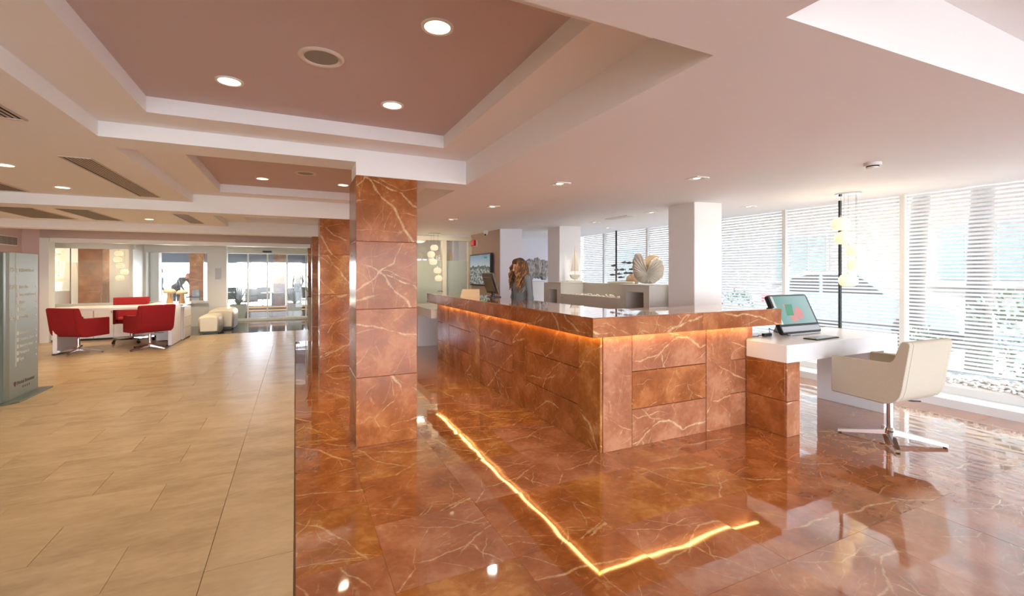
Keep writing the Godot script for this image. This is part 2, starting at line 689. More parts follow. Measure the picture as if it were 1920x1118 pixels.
func build_floor() -> void:
	var fl := setting("floor", "floor of honed beige limestone beside polished red marble and dark granite")
	part("screed", M.grout, fl, -5.2, 7.0, -0.2, -0.012, -6.2, 16.0)
	# beige: a border strip along the marble, then long slabs in running bond
	var cache := {}
	var lay := func(kind: String, mats: Array, x0: float, x1: float, n0: float, n1: float, per_m: Vector2, gap: float):
		var key := "%s %.2f %.2f %d" % [kind, x1 - x0, n1 - n0, rng.randi() % 14]
		if not cache.has(key):
			var mb := MB.new()
			var o := Vector2(rng.randf(), rng.randf())
			var hw := (x1 - x0) / 2.0 - gap / 2.0
			var hd := (n1 - n0) / 2.0 - gap / 2.0
			if kind == "marble_tile":
				polished_tile(mb, hw, hd)
			else:
				mb.box(Vector3(-hw, -0.012, -hd), Vector3(hw, 0.0, hd), 0.0012)
			for k in mb.t.size():
				mb.t[k] = Vector2(mb.v[k].x, mb.v[k].z) * per_m + o
			cache[key] = [mb.mesh(), mats[rng.randi() % mats.size()]]
		var o := put(cache[key][0], kind, cache[key][1], fl)
		o.position = P((x0 + x1) / 2.0, 0.0, (n0 + n1) / 2.0)
		if kind == "marble_tile":
			# laid by hand: no two tiles lie in quite the same plane
			o.rotation = Vector3(rng.randf_range(-0.0010, 0.0010), 0, rng.randf_range(-0.0010, 0.0010))
	var nn := -1.31
	while nn < 12.4:
		lay.call("border_tile", M.beige, -0.395, -0.008, nn, minf(nn + 0.78, 12.6), Vector2(0.35, 0.8), 0.003)
		nn += 0.78
	var row := 0
	nn = -0.92
	while nn < 12.55:
		var n1 := minf(nn + 0.392, 12.6)
		var x := -0.395 - (0.0 if row % 2 == 0 else 0.39)
		if row % 2 == 1:
			lay.call("limestone_tile", M.beige, x, -0.395, nn, n1, Vector2(0.35, 0.8), 0.0018)
		while x > -4.96:
			var x0 := maxf(x - 0.78, -4.97)
			if x - x0 > 0.05:
				lay.call("limestone_tile", M.beige, x0, x, nn, n1, Vector2(0.35, 0.8), 0.0018)
			x = x0
		nn += 0.392
		row += 1
	part("limestone_field", M.beige[0], fl, -4.97, 0.0, -0.012, -0.0005, -6.0, -1.32)
	# red marble
	var xs := [0.0, 0.40, 1.0, 1.6, 2.2, 2.8, 3.4, 4.0, 4.6, 5.2, 5.8, 6.25]
	for a in xs.size() - 1:
		var m := 0.85 if a > 0 else 0.55
		while m < 10.4:
			var m1 := minf(m + 0.6, 10.5)
			lay.call("marble_tile", M.floor_reds, xs[a], xs[a + 1], m, m1, Vector2(1, 1) / MARBLE_M, 0.0012)
			m += 0.6
	slab("marble_field", [M.floor_reds[0]], fl, 0.0, 6.25, -0.012, 0.0, -6.0, 0.55, 0.0)
	slab("marble_field", [M.floor_reds[1]], fl, 0.4, 6.25, -0.012, 0.0, 0.55, 0.85, 0.0)
	# dark granite by the entrance and in the bar
	for a in 7:
		for b in 3:
			part("granite_tile", M.granite, fl, -4.97 + a * 0.76, -4.97 + a * 0.76 + 0.757, -0.012, 0.0, 12.6 + b * 1.1, 12.6 + b * 1.1 + 1.097, 0.001)
	part("limestone_field", M.beige[0], fl, 0.0, 0.4, -0.012, -0.0005, 10.5, 12.6)
	part("bar_floor_field", M.granite, fl, 0.4, 7.0, -0.012, -0.0005, 10.5, 15.9)


func build_ceiling() -> void:
	var ce := setting("ceiling", "white plaster ceiling with stepped coffers and mauve panels")
	var w: Material = M.white_plaster
	part("roof_slab", M.concrete, ce, -6.5, 7.6, 2.75, 2.95, -6.3, 16.1)
	part("soffit", w, ce, -5.1, -1.18, 2.33, 2.75, -6.2, 12.5)
	for r in [[-6.2, 1.2], [3.9, 4.22]]:
		part("soffit", w, ce, -1.18, 0.445, 2.33, 2.75, r[0], r[1])
		part("beam", w, ce, 0.445, 1.39, 2.223, 2.75, r[0], r[1])
	part("beam", w, ce, -5.1, 1.39, 2.205, 2.74, 7.0, 7.35)
	part("beam", w, ce, -5.1, 1.39, 2.19, 2.74, 10.35, 10.68)
	part("soffit", w, ce, -1.18, 1.39, 2.33, 2.75, 10.68, 12.5)
	for r in [[1.2, 3.9], [4.22, 7.0], [7.35, 10.35]]:
		var n0: float = r[0]
		var n1: float = r[1]
		part("coffer_ledge", w, ce, -1.19, -0.845, 2.432, 2.74, n0, n1)
		part("coffer_ledge", w, ce, 1.08, 1.4, 2.432, 2.74, n0, n1)
		part("coffer_ledge", w, ce, -0.845, 1.08, 2.432, 2.74, n0, n0 + 0.33)
		part("coffer_ledge", w, ce, -0.845, 1.08, 2.432, 2.74, n1 - 0.335, n1)
		part("coffer_panel", M.mauve_paint, ce, -0.845, 1.08, 2.532, 2.74, n0 + 0.33, n1 - 0.335)
	# the ceiling over the reception rises gently towards the windows
	var slope := func(x0: float, x1: float, n0: float, n1: float, lift := 0.0):
		var mb := MB.new()
		mb.hexa([P(x0, ceil_h(x0) + lift, n0), P(x1, ceil_h(x1) + lift, n0), P(x1, ceil_h(x1) + lift, n1), P(x0, ceil_h(x0) + lift, n1), P(x0, 2.75, n0), P(x1, 2.75, n0), P(x1, 2.75, n1), P(x0, 2.75, n1)])
		put(mb, "reception_ceiling", w, ce)
	slope.call(1.39, 7.0, 0.925, 12.5)
	slope.call(4.9, 7.0, -2.2, 0.925)
	slope.call(1.39, 7.0, -6.2, -2.2)
	part("recess_ceiling", w, ce, 1.39, 4.9, 2.53, 2.75, -2.2, 0.925)
	part("bar_ceiling", w, ce, 0.36, 7.0, 2.42, 2.75, 12.51, 16.0)
	part("entrance_ceiling", w, ce, -6.4, 0.36, 2.2, 2.75, 12.6, 16.0)


func wall_box(called: String, mat_: Material, x0: float, x1: float, h0: float, h1: float, n0: float, n1: float, label := "") -> void:
	var o := part(called, mat_, null, x0, x1, h0, h1, n0, n1, 0.002)
	o.set_meta("kind", "structure")
	if label:
		o.set_meta("label", label)


func build_walls() -> void:
	wall_box("wall_west", M.pink_paint, -5.15, -4.97, 0.0, 2.75, -6.2, 12.5, "pale pink painted wall behind the directory totem")
	# glazed street front behind the camera
	wall_box("wall_south", M.pink_paint, -5.15, -4.4, 0.0, 2.75, -6.35, -6.2)
	wall_box("wall_south_header", M.pink_paint, -4.4, 7.0, 2.25, 2.75, -6.35, -6.2)
	var sw := setting("window_15")
	for k in 8:
		var x := -4.4 + k * 1.41
		part("mullion", M.white_frame, sw, x, x + 0.05, 0.0, 2.25, -6.31, -6.24)
		part("pane", M.clear_glass, sw, x + 0.05, x + 1.41, 0.0, 2.25, -6.28, -6.27)
	wall_box("wall_entrance", M.pink_paint, -5.15, -4.70, 0.0, 2.33, 12.5, 12.9, "pale pink pier beside the shop glazing")
	wall_box("trim_1", M.white_frame, -4.70, -4.555, 0.0, 2.15, 12.48, 12.75)
	wall_box("wall_header", M.taupe_paint, -4.70, 0.36, 2.155, 2.34, 12.5, 12.9, "mauve header across the entrance recess")
	wall_box("trim_2", M.white_frame, -4.555, 0.34, 2.07, 2.155, 12.52, 12.8)
	# shop behind the glass
	wall_box("trim_3", M.white_frame, -5.05, -3.5, 2.0, 2.2, 13.86, 13.96)
	var w := setting("window_1", "clear shop glazing above the low cabinets")
	part("pane", M.clear_glass, w, -5.0, -4.70, 0.72, 2.0, 13.9, 13.91)
	part("pane", M.clear_glass, w, -4.698, -3.56, 0.72, 2.0, 13.9, 13.91)
	part("glazing_bar", M.steel, w, -4.704, -4.694, 0.72, 2.0, 13.885, 13.925)
	wall_box("wall_shop_base", M.white_frame, -5.05, -3.55, 0.0, 0.72, 13.86, 13.95)
	wall_box("wall_shop_south", M.white_frame, -6.45, -5.0, 0.0, 2.3, 13.86, 13.95)
	wall_box("wall_vestibule", M.white_frame, -5.15, -5.0, 0.0, 2.3, 12.9, 13.86)
	wall_box("wall_shop_side", M.white_frame, -3.62, -3.54, 0.0, 2.3, 13.86, 15.75)
	wall_box("wall_shop_back", M.white_frame, -6.4, -3.6, 0.0, 2.3, 15.75, 15.9)
	wall_box("wall_shop_west", M.white_frame, -6.45, -6.3, 0.0, 2.3, 13.95, 15.9)
	# entrance front
	wall_box("wall_pier", M.white_frame, -2.12, -1.71, 0.0, 2.2, 14.68, 14.9, "white pier between the lobby window and the entrance doors")
	var w2 := setting("window_2", "large lobby window to the terrace in a white frame")
	part("apron", M.white_frame, w2, -3.54, -2.12, 0.0, 0.62, 14.72, 14.88)
	part("sill", M.white_frame, w2, -3.54, -2.12, 0.62, 0.68, 14.66, 14.88, 0.004)
	part("head", M.white_frame, w2, -3.54, -2.12, 1.97, 2.2, 14.72, 14.88)
	part("jamb", M.white_frame, w2, -3.54, -3.49, 0.68, 1.97, 14.74, 14.86)
	part("jamb", M.white_frame, w2, -2.17, -2.12, 0.68, 1.97, 14.74, 14.86)
	part("pane", M.clear_glass, w2, -3.49, -2.17, 0.68, 1.97, 14.79, 14.8)
	var d := setting("door_1", "glass sliding entrance doors with slim white frames")
	part("header", M.cream_frame, d, -1.87, 0.34, 2.02, 2.2, 15.8, 16.0)
	part("threshold", M.cream_frame, d, -1.87, 0.34, 0.0, 0.06, 15.8, 16.0)
	part("sensor", M.black_plastic, d, -0.90, -0.66, 2.06, 2.11, 15.74, 15.8, 0.008)
	for x in [-1.86, -1.32, -0.80, -0.26, 0.28]:
		part("door_stile", M.white_frame, d, x, x + 0.04, 0.06, 2.02, 15.86, 15.93, 0.004)
	for x in [-1.82, -1.28, -0.76, -0.22]:
		part("pane", M.clear_glass, d, x, x + 0.50, 0.06, 2.02, 15.89, 15.9)
	# a small white lozenge on the sliding leaf
	var lz := MB.new()
	lz.xf = Transform3D(Basis(Vector3.BACK, PI / 4), P(-0.34, 1.30, 15.885))
	for s in 4:
		var q := MB.new()
		lz.xf.basis = Basis(Vector3.BACK, PI / 4 + s * PI / 2)
		lz.box(Vector3(-0.045, 0.035, 0), Vector3(0.045, 0.045, 0.002))
	put(lz, "lozenge_mark", M.print_white, d)
	wall_box("wall_entrance_side", M.cream_frame, 0.34, 0.46, 0.0, 2.42, 13.9, 16.0)
	# reception back walls
	wall_box("wall_office", M.cream_frame, 1.5, 2.28, 0.0, 2.35, 9.8, 9.9)
	wall_box("wall_tv", M.taupe_paint, 3.62, 3.72, 0.0, 2.45, 8.19, 9.9, "taupe wall that carries the television")
	wall_box("wall_end", M.lilac_paint, 3.62, 4.10, 0.0, 2.45, 8.17, 8.20)
	wall_box("wall_block", M.lilac_paint, 3.72, 4.10, 0.0, 2.45, 8.2, 11.0)
	wall_box("wall_back", M.lilac_paint, 3.6, 7.0, 0.0, 2.5, 11.0, 11.15)
	wall_box("wall_office_north", M.cream_plaster, 1.5, 4.2, 0.0, 2.45, 12.2, 12.3)
	wall_box("wall_office_west", M.cream_plaster, 1.5, 1.6, 0.0, 2.45, 9.9, 12.3)
	wall_box("wall_east", M.white_plaster, 6.85, 7.0, 0.0, 2.75, 10.652, 11.2)
	wall_box("wall_bar_east", M.white_plaster, 6.9, 7.05, 0.0, 2.75, 11.15, 16.0)
	build_office_door()
	build_east_windows()


func build_office_door() -> void:
	var d := setting("door_2", "pair of frosted glass office doors in a cream frame")
	part("frame_head", M.cream_frame, d, 2.28, 3.62, 2.15, 2.24, 9.76, 9.9, 0.004)
	part("transom", M.white_plaster, d, 2.28, 3.62, 2.24, 2.36, 9.8, 9.9)
	for r in [[2.28, 2.34], [2.93, 3.03], [3.53, 3.62]]:
		part("frame_jamb", M.cream_frame, d, r[0], r[1], 0.0, 2.15, 9.76, 9.9, 0.004)
	for r in [[2.34, 2.93], [3.03, 3.53]]:
		var leaf := part("door_rail", M.cream_frame, d, r[0], r[1], 0.0, 0.12, 9.80, 9.86, 0.003)
		part("frosted_pane", M.frosted_glass, leaf, r[0], r[1], 0.12, 1.70, 9.825, 9.835)
		part("clear_pane", M.clear_glass, leaf, r[0], r[1], 1.70, 2.15, 9.825, 9.835)
	part("handle", M.chrome, d, 2.80, 2.94, 1.02, 1.04, 9.74, 9.76, 0.006)
	part("lock", M.black_plastic, d, 2.945, 2.975, 0.90, 0.96, 9.745, 9.762, 0.004)
	# the office behind: a lit cabinet front shows above the frosting
	var c := thing("office_cabinet", "tall pale cabinet behind the frosted office doors", "cabinet")
	part("body", M.cream_plaster, c, 3.10, 3.9, 0.0, 2.0, 11.6, 12.15, 0.01)
	part("door", M.wood_light, c, 3.12, 3.49, 0.08, 1.98, 11.58, 11.6, 0.004)
	part("door", M.wood_light, c, 3.51, 3.88, 0.08, 1.98, 11.58, 11.6, 0.004)
	var lp := OmniLight3D.new()
	lp.name = "office_lamp_light"
	lp.light_color = Color(1.0, 0.95, 0.88)
	lp.light_energy = 0.3
	lp.light_size = 0.12
	lp.omni_range = 12.0
	lp.shadow_enabled = true
	lp.position = P(2.7, 2.16, 10.9)
	add_child(lp)
	var ol := thing("office_lamp", "round opal ceiling lamp in the back office", "lamp", P(2.7, 2.2, 10.9))
	var mb := MB.new()
	mb.ball(Vector3(0, 0.03, 0), Vector3(0.16, 0.07, 0.16), 20, 6, -1.0, 0.0)
	put(mb, "shade", M.globe_glow, ol)
	var ring := MB.new()
	ring.lathe([Vector2(0.17, 0.03), Vector2(0.17, 0.07), Vector2(0.0, 0.07)], Vector3.ZERO, 20)
	put(ring, "ring", M.white_frame, ol)


func build_east_windows() -> void:
	var first := 3.047 - 6 * 1.521
	var strip := MB.new()
	strip.box(Vector3(-0.0015, 0.0, -0.742), Vector3(0.0015, 0.0265, 0.742))
	var strip_mesh := strip.mesh()
	for k in 11:
		var n0 := first + k * 1.521
		var n1 := n0 + 1.521
		var w := setting("window_%d" % (k + 3), "floor to ceiling street window striped with frosted film" if n1 > 2.0 else "")
		part("mullion", M.white_frame, w, 6.80, 6.90, 0.2, 2.42, n0 - 0.03, n0 + 0.03, 0.004)
		part("pane", M.clear_glass, w, 6.862, 6.872, 0.2, 2.42, n0 + 0.03, n1 - 0.03)
		part("sill", M.white_frame, w, 6.58, 6.92, 0.0, 0.165, n0, n1)
		part("plinth", M.white_frame, w, 6.25, 6.58, 0.0, 0.087, n0, n1)
		if n1 > 2.0:
			for s in 46:
				var o := put(strip_mesh, "film_strip", M.frosted_film, w)
				o.position = P(6.857, 0.30 + s * 0.0456, (n0 + n1) / 2.0)
		else:
			var all := MB.new()
			for s in 46:
				all.B(6.8555, 6.8585, 0.30 + s * 0.0456, 0.3265 + s * 0.0456, n0 + 0.0185, n1 - 0.0185)
			var o := put(all, "film_stripes", M.frosted_film, w)
			o.set_meta("kind", "stuff")
	for x in [3.61, 8.29]:
		var o := thing("window_post", "slim dark steel post %s" % ("standing behind the white desk by the striped window" if x < 5 else "beside the fish sculpture by the striped window"), "post")
		part("shaft", M.dark_metal, o, 6.515, 6.545, 0.097, ceil_h(6.5), x - 0.015, x + 0.015, 0.003)
		part("foot_plate", M.dark_metal, o, 6.485, 6.575, 0.087, 0.097, x - 0.045, x + 0.045, 0.002)
	# white pebbles heaped on the sill against the glass
	var proto := []
	for k in 5:
		var mb := MB.new()
		mb.ball(Vector3.ZERO, Vector3(1, 0.72, 1), 8, 5)
		for q in mb.v.size():
			mb.v[q] *= 1.0 + 0.22 * sin(mb.v[q].x * 5.0 + k) * cos(mb.v[q].z * 4.0 + k * 2)
		proto.append(mb.mesh())
	var bed := thing("pebble_bed", "bed of white pebbles along the window sill behind the linen chair", "pebbles")
	var bb := MB.new()
	bb.hexa([P(6.60, 0.165, 0.9), P(6.84, 0.165, 0.9), P(6.84, 0.165, 5.4), P(6.60, 0.165, 5.4), P(6.62, 0.185, 0.9), P(6.84, 0.25, 0.9), P(6.84, 0.25, 5.4), P(6.62, 0.185, 5.4)])
	put(bb, "fill", M.pebble_white, bed)
	for k in 290:
		var n := rng.randf_range(1.75, 3.35)
		var u := rng.randf()
		var o := put(proto[k % 5], "pebble", M.pebble_white, bed)
		var s := rng.randf_range(0.015, 0.028)
		o.position = P(lerpf(6.62, 6.82, u), lerpf(0.19, 0.265, u) + rng.randf_range(-0.005, 0.012), n)
		o.scale = Vector3(s, s * rng.randf_range(0.7, 1.0), s * rng.randf_range(0.8, 1.3))
		o.rotation = Vector3(rng.randf_range(-0.4, 0.4), rng.randf_range(0, TAU), rng.randf_range(-0.4, 0.4))


func marble_column(label: String, x0: float, n0: float, size: float, top: float) -> void:
	var c := setting("column_%d" % (int(n0)), label)
	part("core", M.grout, c, x0 + 0.02, x0 + size - 0.02, 0.0, top, n0 + 0.02, n0 + size - 0.02)
	var joints := [0.0, 0.565, 1.125, 1.685, top]
	for k in 4:
		var h0: float = joints[k] + 0.001
		var h1: float = joints[k + 1] - 0.001
		slab("marble_slab", [M.reds[0], M.reds[0], M.reds[2]] if n0 > 5.0 else [M.reds[0]], c, x0, x0 + size, h0, h1, n0, n0 + 0.02, 0.0025)
		slab("marble_slab", [M.reds[0], M.reds[0], M.reds[2]] if n0 > 5.0 else [M.reds[0]], c, x0, x0 + size, h0, h1, n0 + size - 0.02, n0 + size, 0.0025)
		slab("marble_slab", [M.reds[0], M.reds[0], M.reds[2]] if n0 > 5.0 else [M.reds[0]], c, x0, x0 + 0.02, h0, h1, n0 + 0.021, n0 + size - 0.021, 0.0025)
		slab("marble_slab", [M.reds[0], M.reds[0], M.reds[2]] if n0 > 5.0 else [M.reds[0]], c, x0 + size - 0.02, x0 + size, h0, h1, n0 + 0.021, n0 + size - 0.021, 0.0025)


func build_columns() -> void:
	marble_column("red marble clad column in front of the reception counter", 0.445, 3.9, 0.5, 2.223)
	marble_column("red marble clad column behind the first one, beside the limestone floor", 0.31, 7.0, 0.5, 2.205)
	marble_column("red marble clad column under the last ceiling beam", 0.31, 10.35, 0.5, 2.19)
	marble_column("red marble column at the corner of the entrance recess", 0.30, 13.4, 0.5, 2.2)
	marble_column("red marble column standing inside the glazed shop", -4.73, 14.4, 0.46, 2.2)
	for a in [[4.22, 4.55, "white plastered column beside the shell sculpture"], [7.48, 4.55, "white plastered column behind the model sailboat"]]:
		var o := part("column_white_%d" % int(a[0]), M.white_plaster, null, a[1], a[1] + 0.49, 0.0, ceil_h(a[1]) + 0.02, a[0], a[0] + 0.45, 0.006)
		o.set_meta("kind", "structure")
		o.set_meta("label", a[2])


# ---------------------------------------------------------------- lamps
func spot(at: Vector3, energy: float, col := Color(1.0, 0.91, 0.77), angle := 62.0, size := 0.05) -> void:
	var l := SpotLight3D.new()
	l.name = "downlight_spot"
	l.light_color = col
	l.light_energy = energy * SPOT
	l.light_size = size
	l.spot_range = 20.0
	l.spot_attenuation = 2.0
	l.spot_angle = angle
	l.spot_angle_attenuation = 0.6
	l.shadow_enabled = true
	l.position = at
	l.rotation_degrees.x = -90.0
	add_child(l, true)


func strip_light(at: Vector3, length: float, along_x: bool, energy: float) -> void:
	var l := AreaLight3D.new()
	l.name = "led_strip_light"
	l.light_color = Color(1.0, 0.80, 0.46)
	l.light_energy = energy
	l.area_size = Vector2(length, 0.02) if along_x else Vector2(0.02, length)
	l.area_normalize_energy = true
	l.area_range = 15.0
	l.shadow_enabled = true
	l.position = at
	l.rotation_degrees.x = -90.0
	add_child(l, true)


func build_ceiling_fittings() -> void:
	var ring := MB.new()
	ring.lathe([Vector2(0.058, 0.004), Vector2(0.058, -0.003), Vector2(0.072, -0.004), Vector2(0.074, 0.004)], Vector3.ZERO, 28)
	var disc := MB.new()
	disc.lathe([Vector2(0.0, 0.0), Vector2(0.058, 0.0), Vector2(0.058, 0.0), Vector2(0.058, 0.006)], Vector3.ZERO, 28)
	var first: Node3D = null
	for a in [[0.577, 2.0, 2.532, "c"], [-0.345, 2.0, 2.532, "c"], [-0.345, 3.08, 2.532, "c"], [0.577, 3.06, 2.532, "c"],
			[-0.35, 6.08, 2.532, "d"], [0.54, 6.08, 2.532, "d"], [-0.35, 4.95, 2.532, "d"], [0.54, 4.95, 2.532, "d"],
			[-2.20, 5.27, 2.33, "s"], [-2.22, 6.38, 2.33, "s"], [-2.2, 3.9, 2.33, "s"], [-2.21, 9.5, 2.33, "s"], [-2.2, 8.2, 2.33, "s"], [-4.3, 8.8, 2.33, "s"], [-3.6, 11.6, 2.33, "s"], [-2.4, 11.6, 2.33, "s"], [-1.8, 11.7, 2.33, "s"], [-2.8, 13.7, 2.2, "e"], [-4.3, 13.35, 2.2, "e"], [-0.9, 13.9, 2.2, "e"], [-0.9, 15.2, 2.2, "e"]]:  # the e entries are added out of view to brighten the entrance recess
		var label: String = {"c": "glowing round downlight in the large mauve coffer", "d": "glowing round downlight in the coffer behind the first column", "s": "small round downlight in the pale soffit beside the coffers", "e": "added unseen round downlight that brightens the entrance recess"}[a[3]]
		var at := P(a[0], a[2] - 0.003, a[1])
		if first == null:
			first = thing("downlight", label, "downlight", at, 0.0, "round ceiling downlights")
			put(ring, "trim_ring", M.white_frame, first)
			put(disc, "lens", M.downlight_glow, first)
		else:
			copy(first, at, 0.0, label)
		spot(at + Vector3(0, -0.012, 0), 0.8 if a[1] < 3.5 else (2.0 if a[1] < 7.5 else (4.6 if a[1] < 12.5 else 3.0)))
	# loudspeakers
	var sp: Node3D = null
	for a in [[0.12, 2.54, "large mauve coffer"], [0.10, 5.55, "coffer behind the first column"]]:
		var label := "round ceiling loudspeaker with grey grille in the %s" % a[2]
		if sp:
			copy(sp, P(a[0], 2.532, a[1]), 0.0, label)
			continue
		sp = thing("ceiling_speaker", label, "loudspeaker", P(a[0], 2.532, a[1]), 0.0, "ceiling loudspeakers")
		var r := MB.new()
		r.lathe([Vector2(0.082, 0.0), Vector2(0.082, -0.006), Vector2(0.10, -0.012), Vector2(0.112, -0.004), Vector2(0.112, 0.0)], Vector3.ZERO, 32)
		put(r, "rim", M.cream_plaster, sp)
		var g := MB.new()
		g.lathe([Vector2(0.0, -0.005), Vector2(0.083, -0.003)], Vector3.ZERO, 32)
		put(g, "mesh_grille", mat("speaker_grille", srgb(150, 146, 138), 0.7), sp)
	# slot diffusers
	for a in [[-1.655, -1.455, 4.68, 6.70, "beside the second coffer"], [-1.66, -1.43, 1.6, 3.66, "beside the large coffer"], [-1.70, -1.50, 8.45, 9.9, "over the red chairs"]]:
		var x0: float = a[0]
		var x1: float = a[1]
		var g := thing("air_grille", "long slotted air grille in the pale soffit %s" % a[4], "air grille", Vector3.ZERO, 0.0, "ceiling air grilles")
		part("backing", M.grille_dark, g, x0 + 0.004, x1 - 0.004, 2.328, 2.336, a[2], a[3])
		part("frame", M.grille_blade, g, x0, x0 + 0.012, 2.321, 2.329, a[2], a[3])
		part("frame", M.grille_blade, g, x1 - 0.012, x1, 2.321, 2.329, a[2], a[3])
		part("frame", M.grille_blade, g, x0, x1, 2.321, 2.329, a[2] - 0.012, a[2])
		part("frame", M.grille_blade, g, x0, x1, 2.321, 2.329, a[3], a[3] + 0.012)
		for k in 6:
			var x := lerpf(x0 + 0.012, x1 - 0.012, (k + 1.0) / 7.0)
			part("blade", M.grille_blade, g, x - 0.006, x + 0.006, 2.3245, 2.328, a[2], a[3])
	for a in [[-3.02, -2.67, 5.9, 6.85, "beside the wall lamp row"], [-3.03, -2.68, 8.5, 9.95, "near the last ceiling beam"], [-3.85, -3.3, 8.6, 10.0, "close to the pink wall"]]:
		var g := thing("access_panel", "flat taupe access panel in the soffit %s" % a[4], "ceiling panel", Vector3.ZERO, 0.0, "taupe ceiling panels")
		part("panel", M.inset_panel, g, a[0], a[1], 2.322, 2.3299, a[2], a[3], 0.001)
		part("border", M.grille_blade, g, a[0] - 0.015, a[0], 2.320, 2.3299, a[2], a[3])
		part("border", M.grille_blade, g, a[1], a[1] + 0.015, 2.320, 2.3299, a[2], a[3])
	# square spotlights over the reception
	var sq: Node3D = null
	for a in [[2.2, 3.61, "over the counter corner"], [3.28, 3.015, "over the end of the counter"], [2.2, 5.2, "over the middle of the counter"], [2.15, 6.69, "over the far end of the counter"], [4.79, 5.25, "over the grey display cabinet"], [4.80, 6.7, "over the pebble tray"], [5.75, 4.37, "between white column and striped window"], [5.85, 7.7, "by the far striped windows"]]:
		var at := P(a[0], ceil_h(a[0]) - 0.001, a[1])
		var label := "square recessed spotlight %s" % a[2]
		if sq == null:
			sq = thing("square_spotlight", label, "spotlight", at, 0.0, "square reception spotlights")
			var f := MB.new()
			for s in [-1, 1]:
				f.box(Vector3(-0.075, -0.008, s * 0.062 - 0.013), Vector3(0.075, 0.01, s * 0.062 + 0.013), 0.003)
				f.box(Vector3(s * 0.062 - 0.013, -0.008, -0.05), Vector3(s * 0.062 + 0.013, 0.01, 0.05), 0.003)
			put(f, "frame", M.white_frame, sq)
			var l := MB.new()
			l.lathe([Vector2(0.0, -0.002), Vector2(0.03, -0.004), Vector2(0.04, 0.002)], Vector3.ZERO, 20)
			put(l, "lamp", M.square_glow, sq)
			var bk := MB.new()
			bk.box(Vector3(-0.05, -0.001, -0.05), Vector3(0.05, 0.01, 0.05))
			put(bk, "reflector", M.steel, sq)
		else:
			copy(sq, at, 0.0, label)
		spot(at + Vector3(0, -0.015, 0), 1.9, Color(1.0, 0.97, 0.92))
	var vn := thing("ceiling_vent", "white rectangular ceiling vent over the pebble tray", "vent", P(4.72, ceil_h(4.72) - 0.001, 5.9))
	var vm := MB.new()
	vm.box(Vector3(-0.09, -0.012, -0.28), Vector3(0.09, 0.02, 0.28), 0.004)
	put(vm, "frame", M.white_frame, vn)
	for k in 5:
		var b := MB.new()
		b.box(Vector3(-0.075 + k * 0.03, -0.016, -0.26), Vector3(-0.06 + k * 0.03, -0.01, 0.26), 0.001)
		put(b, "blade", M.white_frame, vn)
	# detectors and camera
	for a in [[4.21, 2.083, 0.06, "round white smoke detector on the ceiling over the white desk"], [-0.97, 8.67, 0.05, "round white smoke detector inside the third coffer"]]:
		var h: float = ceil_h(a[0]) if a[0] > 1.39 else 2.432
		var d := thing("smoke_detector", a[3], "smoke detector", P(a[0], h, a[1]))
		var r: float = a[2]
		var mb := MB.new()
		mb.lathe([Vector2(0.0, -0.05), Vector2(r * 0.7, -0.048), Vector2(r * 0.72, -0.032)], Vector3.ZERO, 24)
		mb.lathe([Vector2(r, -0.026), Vector2(r * 1.02, -0.01), Vector2(r * 0.98, 0.012)], Vector3.ZERO, 24)
		mb.lathe([Vector2(r * 0.6, -0.026), Vector2(r, -0.026)], Vector3.ZERO, 24)
		put(mb, "housing", M.white_frame, d)
		var sl := MB.new()
		sl.lathe([Vector2(r * 0.72, -0.034), Vector2(r * 0.72, -0.026)], Vector3.ZERO, 24)
		put(sl, "slot", M.grille_dark, d)
	var cm := thing("security_camera", "white dome security camera above the television", "camera", P(3.50, ceil_h(3.5), 8.62))
	var c1 := MB.new()
	c1.lathe([Vector2(0.05, 0.0), Vector2(0.05, -0.05), Vector2(0.045, -0.055), Vector2(0.0, -0.055)], Vector3.ZERO, 20)
	put(c1, "housing", M.white_frame, cm)
	var c2 := MB.new()
	c2.ball(Vector3(0, -0.06, 0), Vector3(0.042, 0.042, 0.042), 16, 8)
	put(c2, "dome", M.white_frame, cm)
	var c3 := MB.new()
	c3.ball(Vector3(-0.022, -0.082, 0.02), Vector3(0.02, 0.02, 0.02), 10, 6)
	put(c3, "eye", M.black_plastic, cm)


func make_pendant(label: String, at: Vector3, spots: Array, light: float, big := 1.0) -> void:
	var p := thing("pendant_lamp", label, "pendant lamp", at)
	var can := MB.new()
	can.lathe([Vector2(0.0, 0.012), Vector2(0.125, 0.012), Vector2(0.13, 0.0), Vector2(0.13, -0.016), Vector2(0.13, -0.016), Vector2(0.0, -0.018)], Vector3.ZERO, 32)
	put(can, "canopy", M.chrome, p)
	var gl := MB.new()
	gl.lathe([Vector2(0.0, -0.062), Vector2(0.052, -0.062), Vector2(0.078, -0.048), Vector2(0.092, -0.012), Vector2(0.089, 0.024), Vector2(0.068, 0.056), Vector2(0.032, 0.072), Vector2(0.0, 0.075)], Vector3.ZERO, 24)
	var gm := gl.mesh()
	var cap := MB.new()
	cap.lathe([Vector2(0.028, 0.068), Vector2(0.026, 0.078), Vector2(0.008, 0.082), Vector2(0.008, 0.10), Vector2(0.0, 0.102)], Vector3.ZERO, 14)
	var cmm := cap.mesh()
	for s in spots:
		var g := put(gm, "globe", M.globe_glow, p)
		g.position = Vector3(s[0], s[2], s[1])
		g.scale = Vector3.ONE * big
		var c := put(cmm, "cap", M.chrome, g)
		var w := MB.new()
		w.tube([Vector3(s[0], -0.016, s[1]), Vector3(s[0], s[2] + 0.09 * big, s[1])], 0.0022, 6)
		put(w, "cable", M.steel, p)
		if at.x < 0.0 and s != spots[2]:
			continue
		var l := OmniLight3D.new()
		l.name = "pendant_light"
		l.light_color = Color(1.0, 0.9, 0.74)
		l.light_energy = light
		l.light_size = 0.05
		l.omni_range = 15.0
		l.shadow_enabled = true
		add_child(l, true)
		l.position = at + g.position


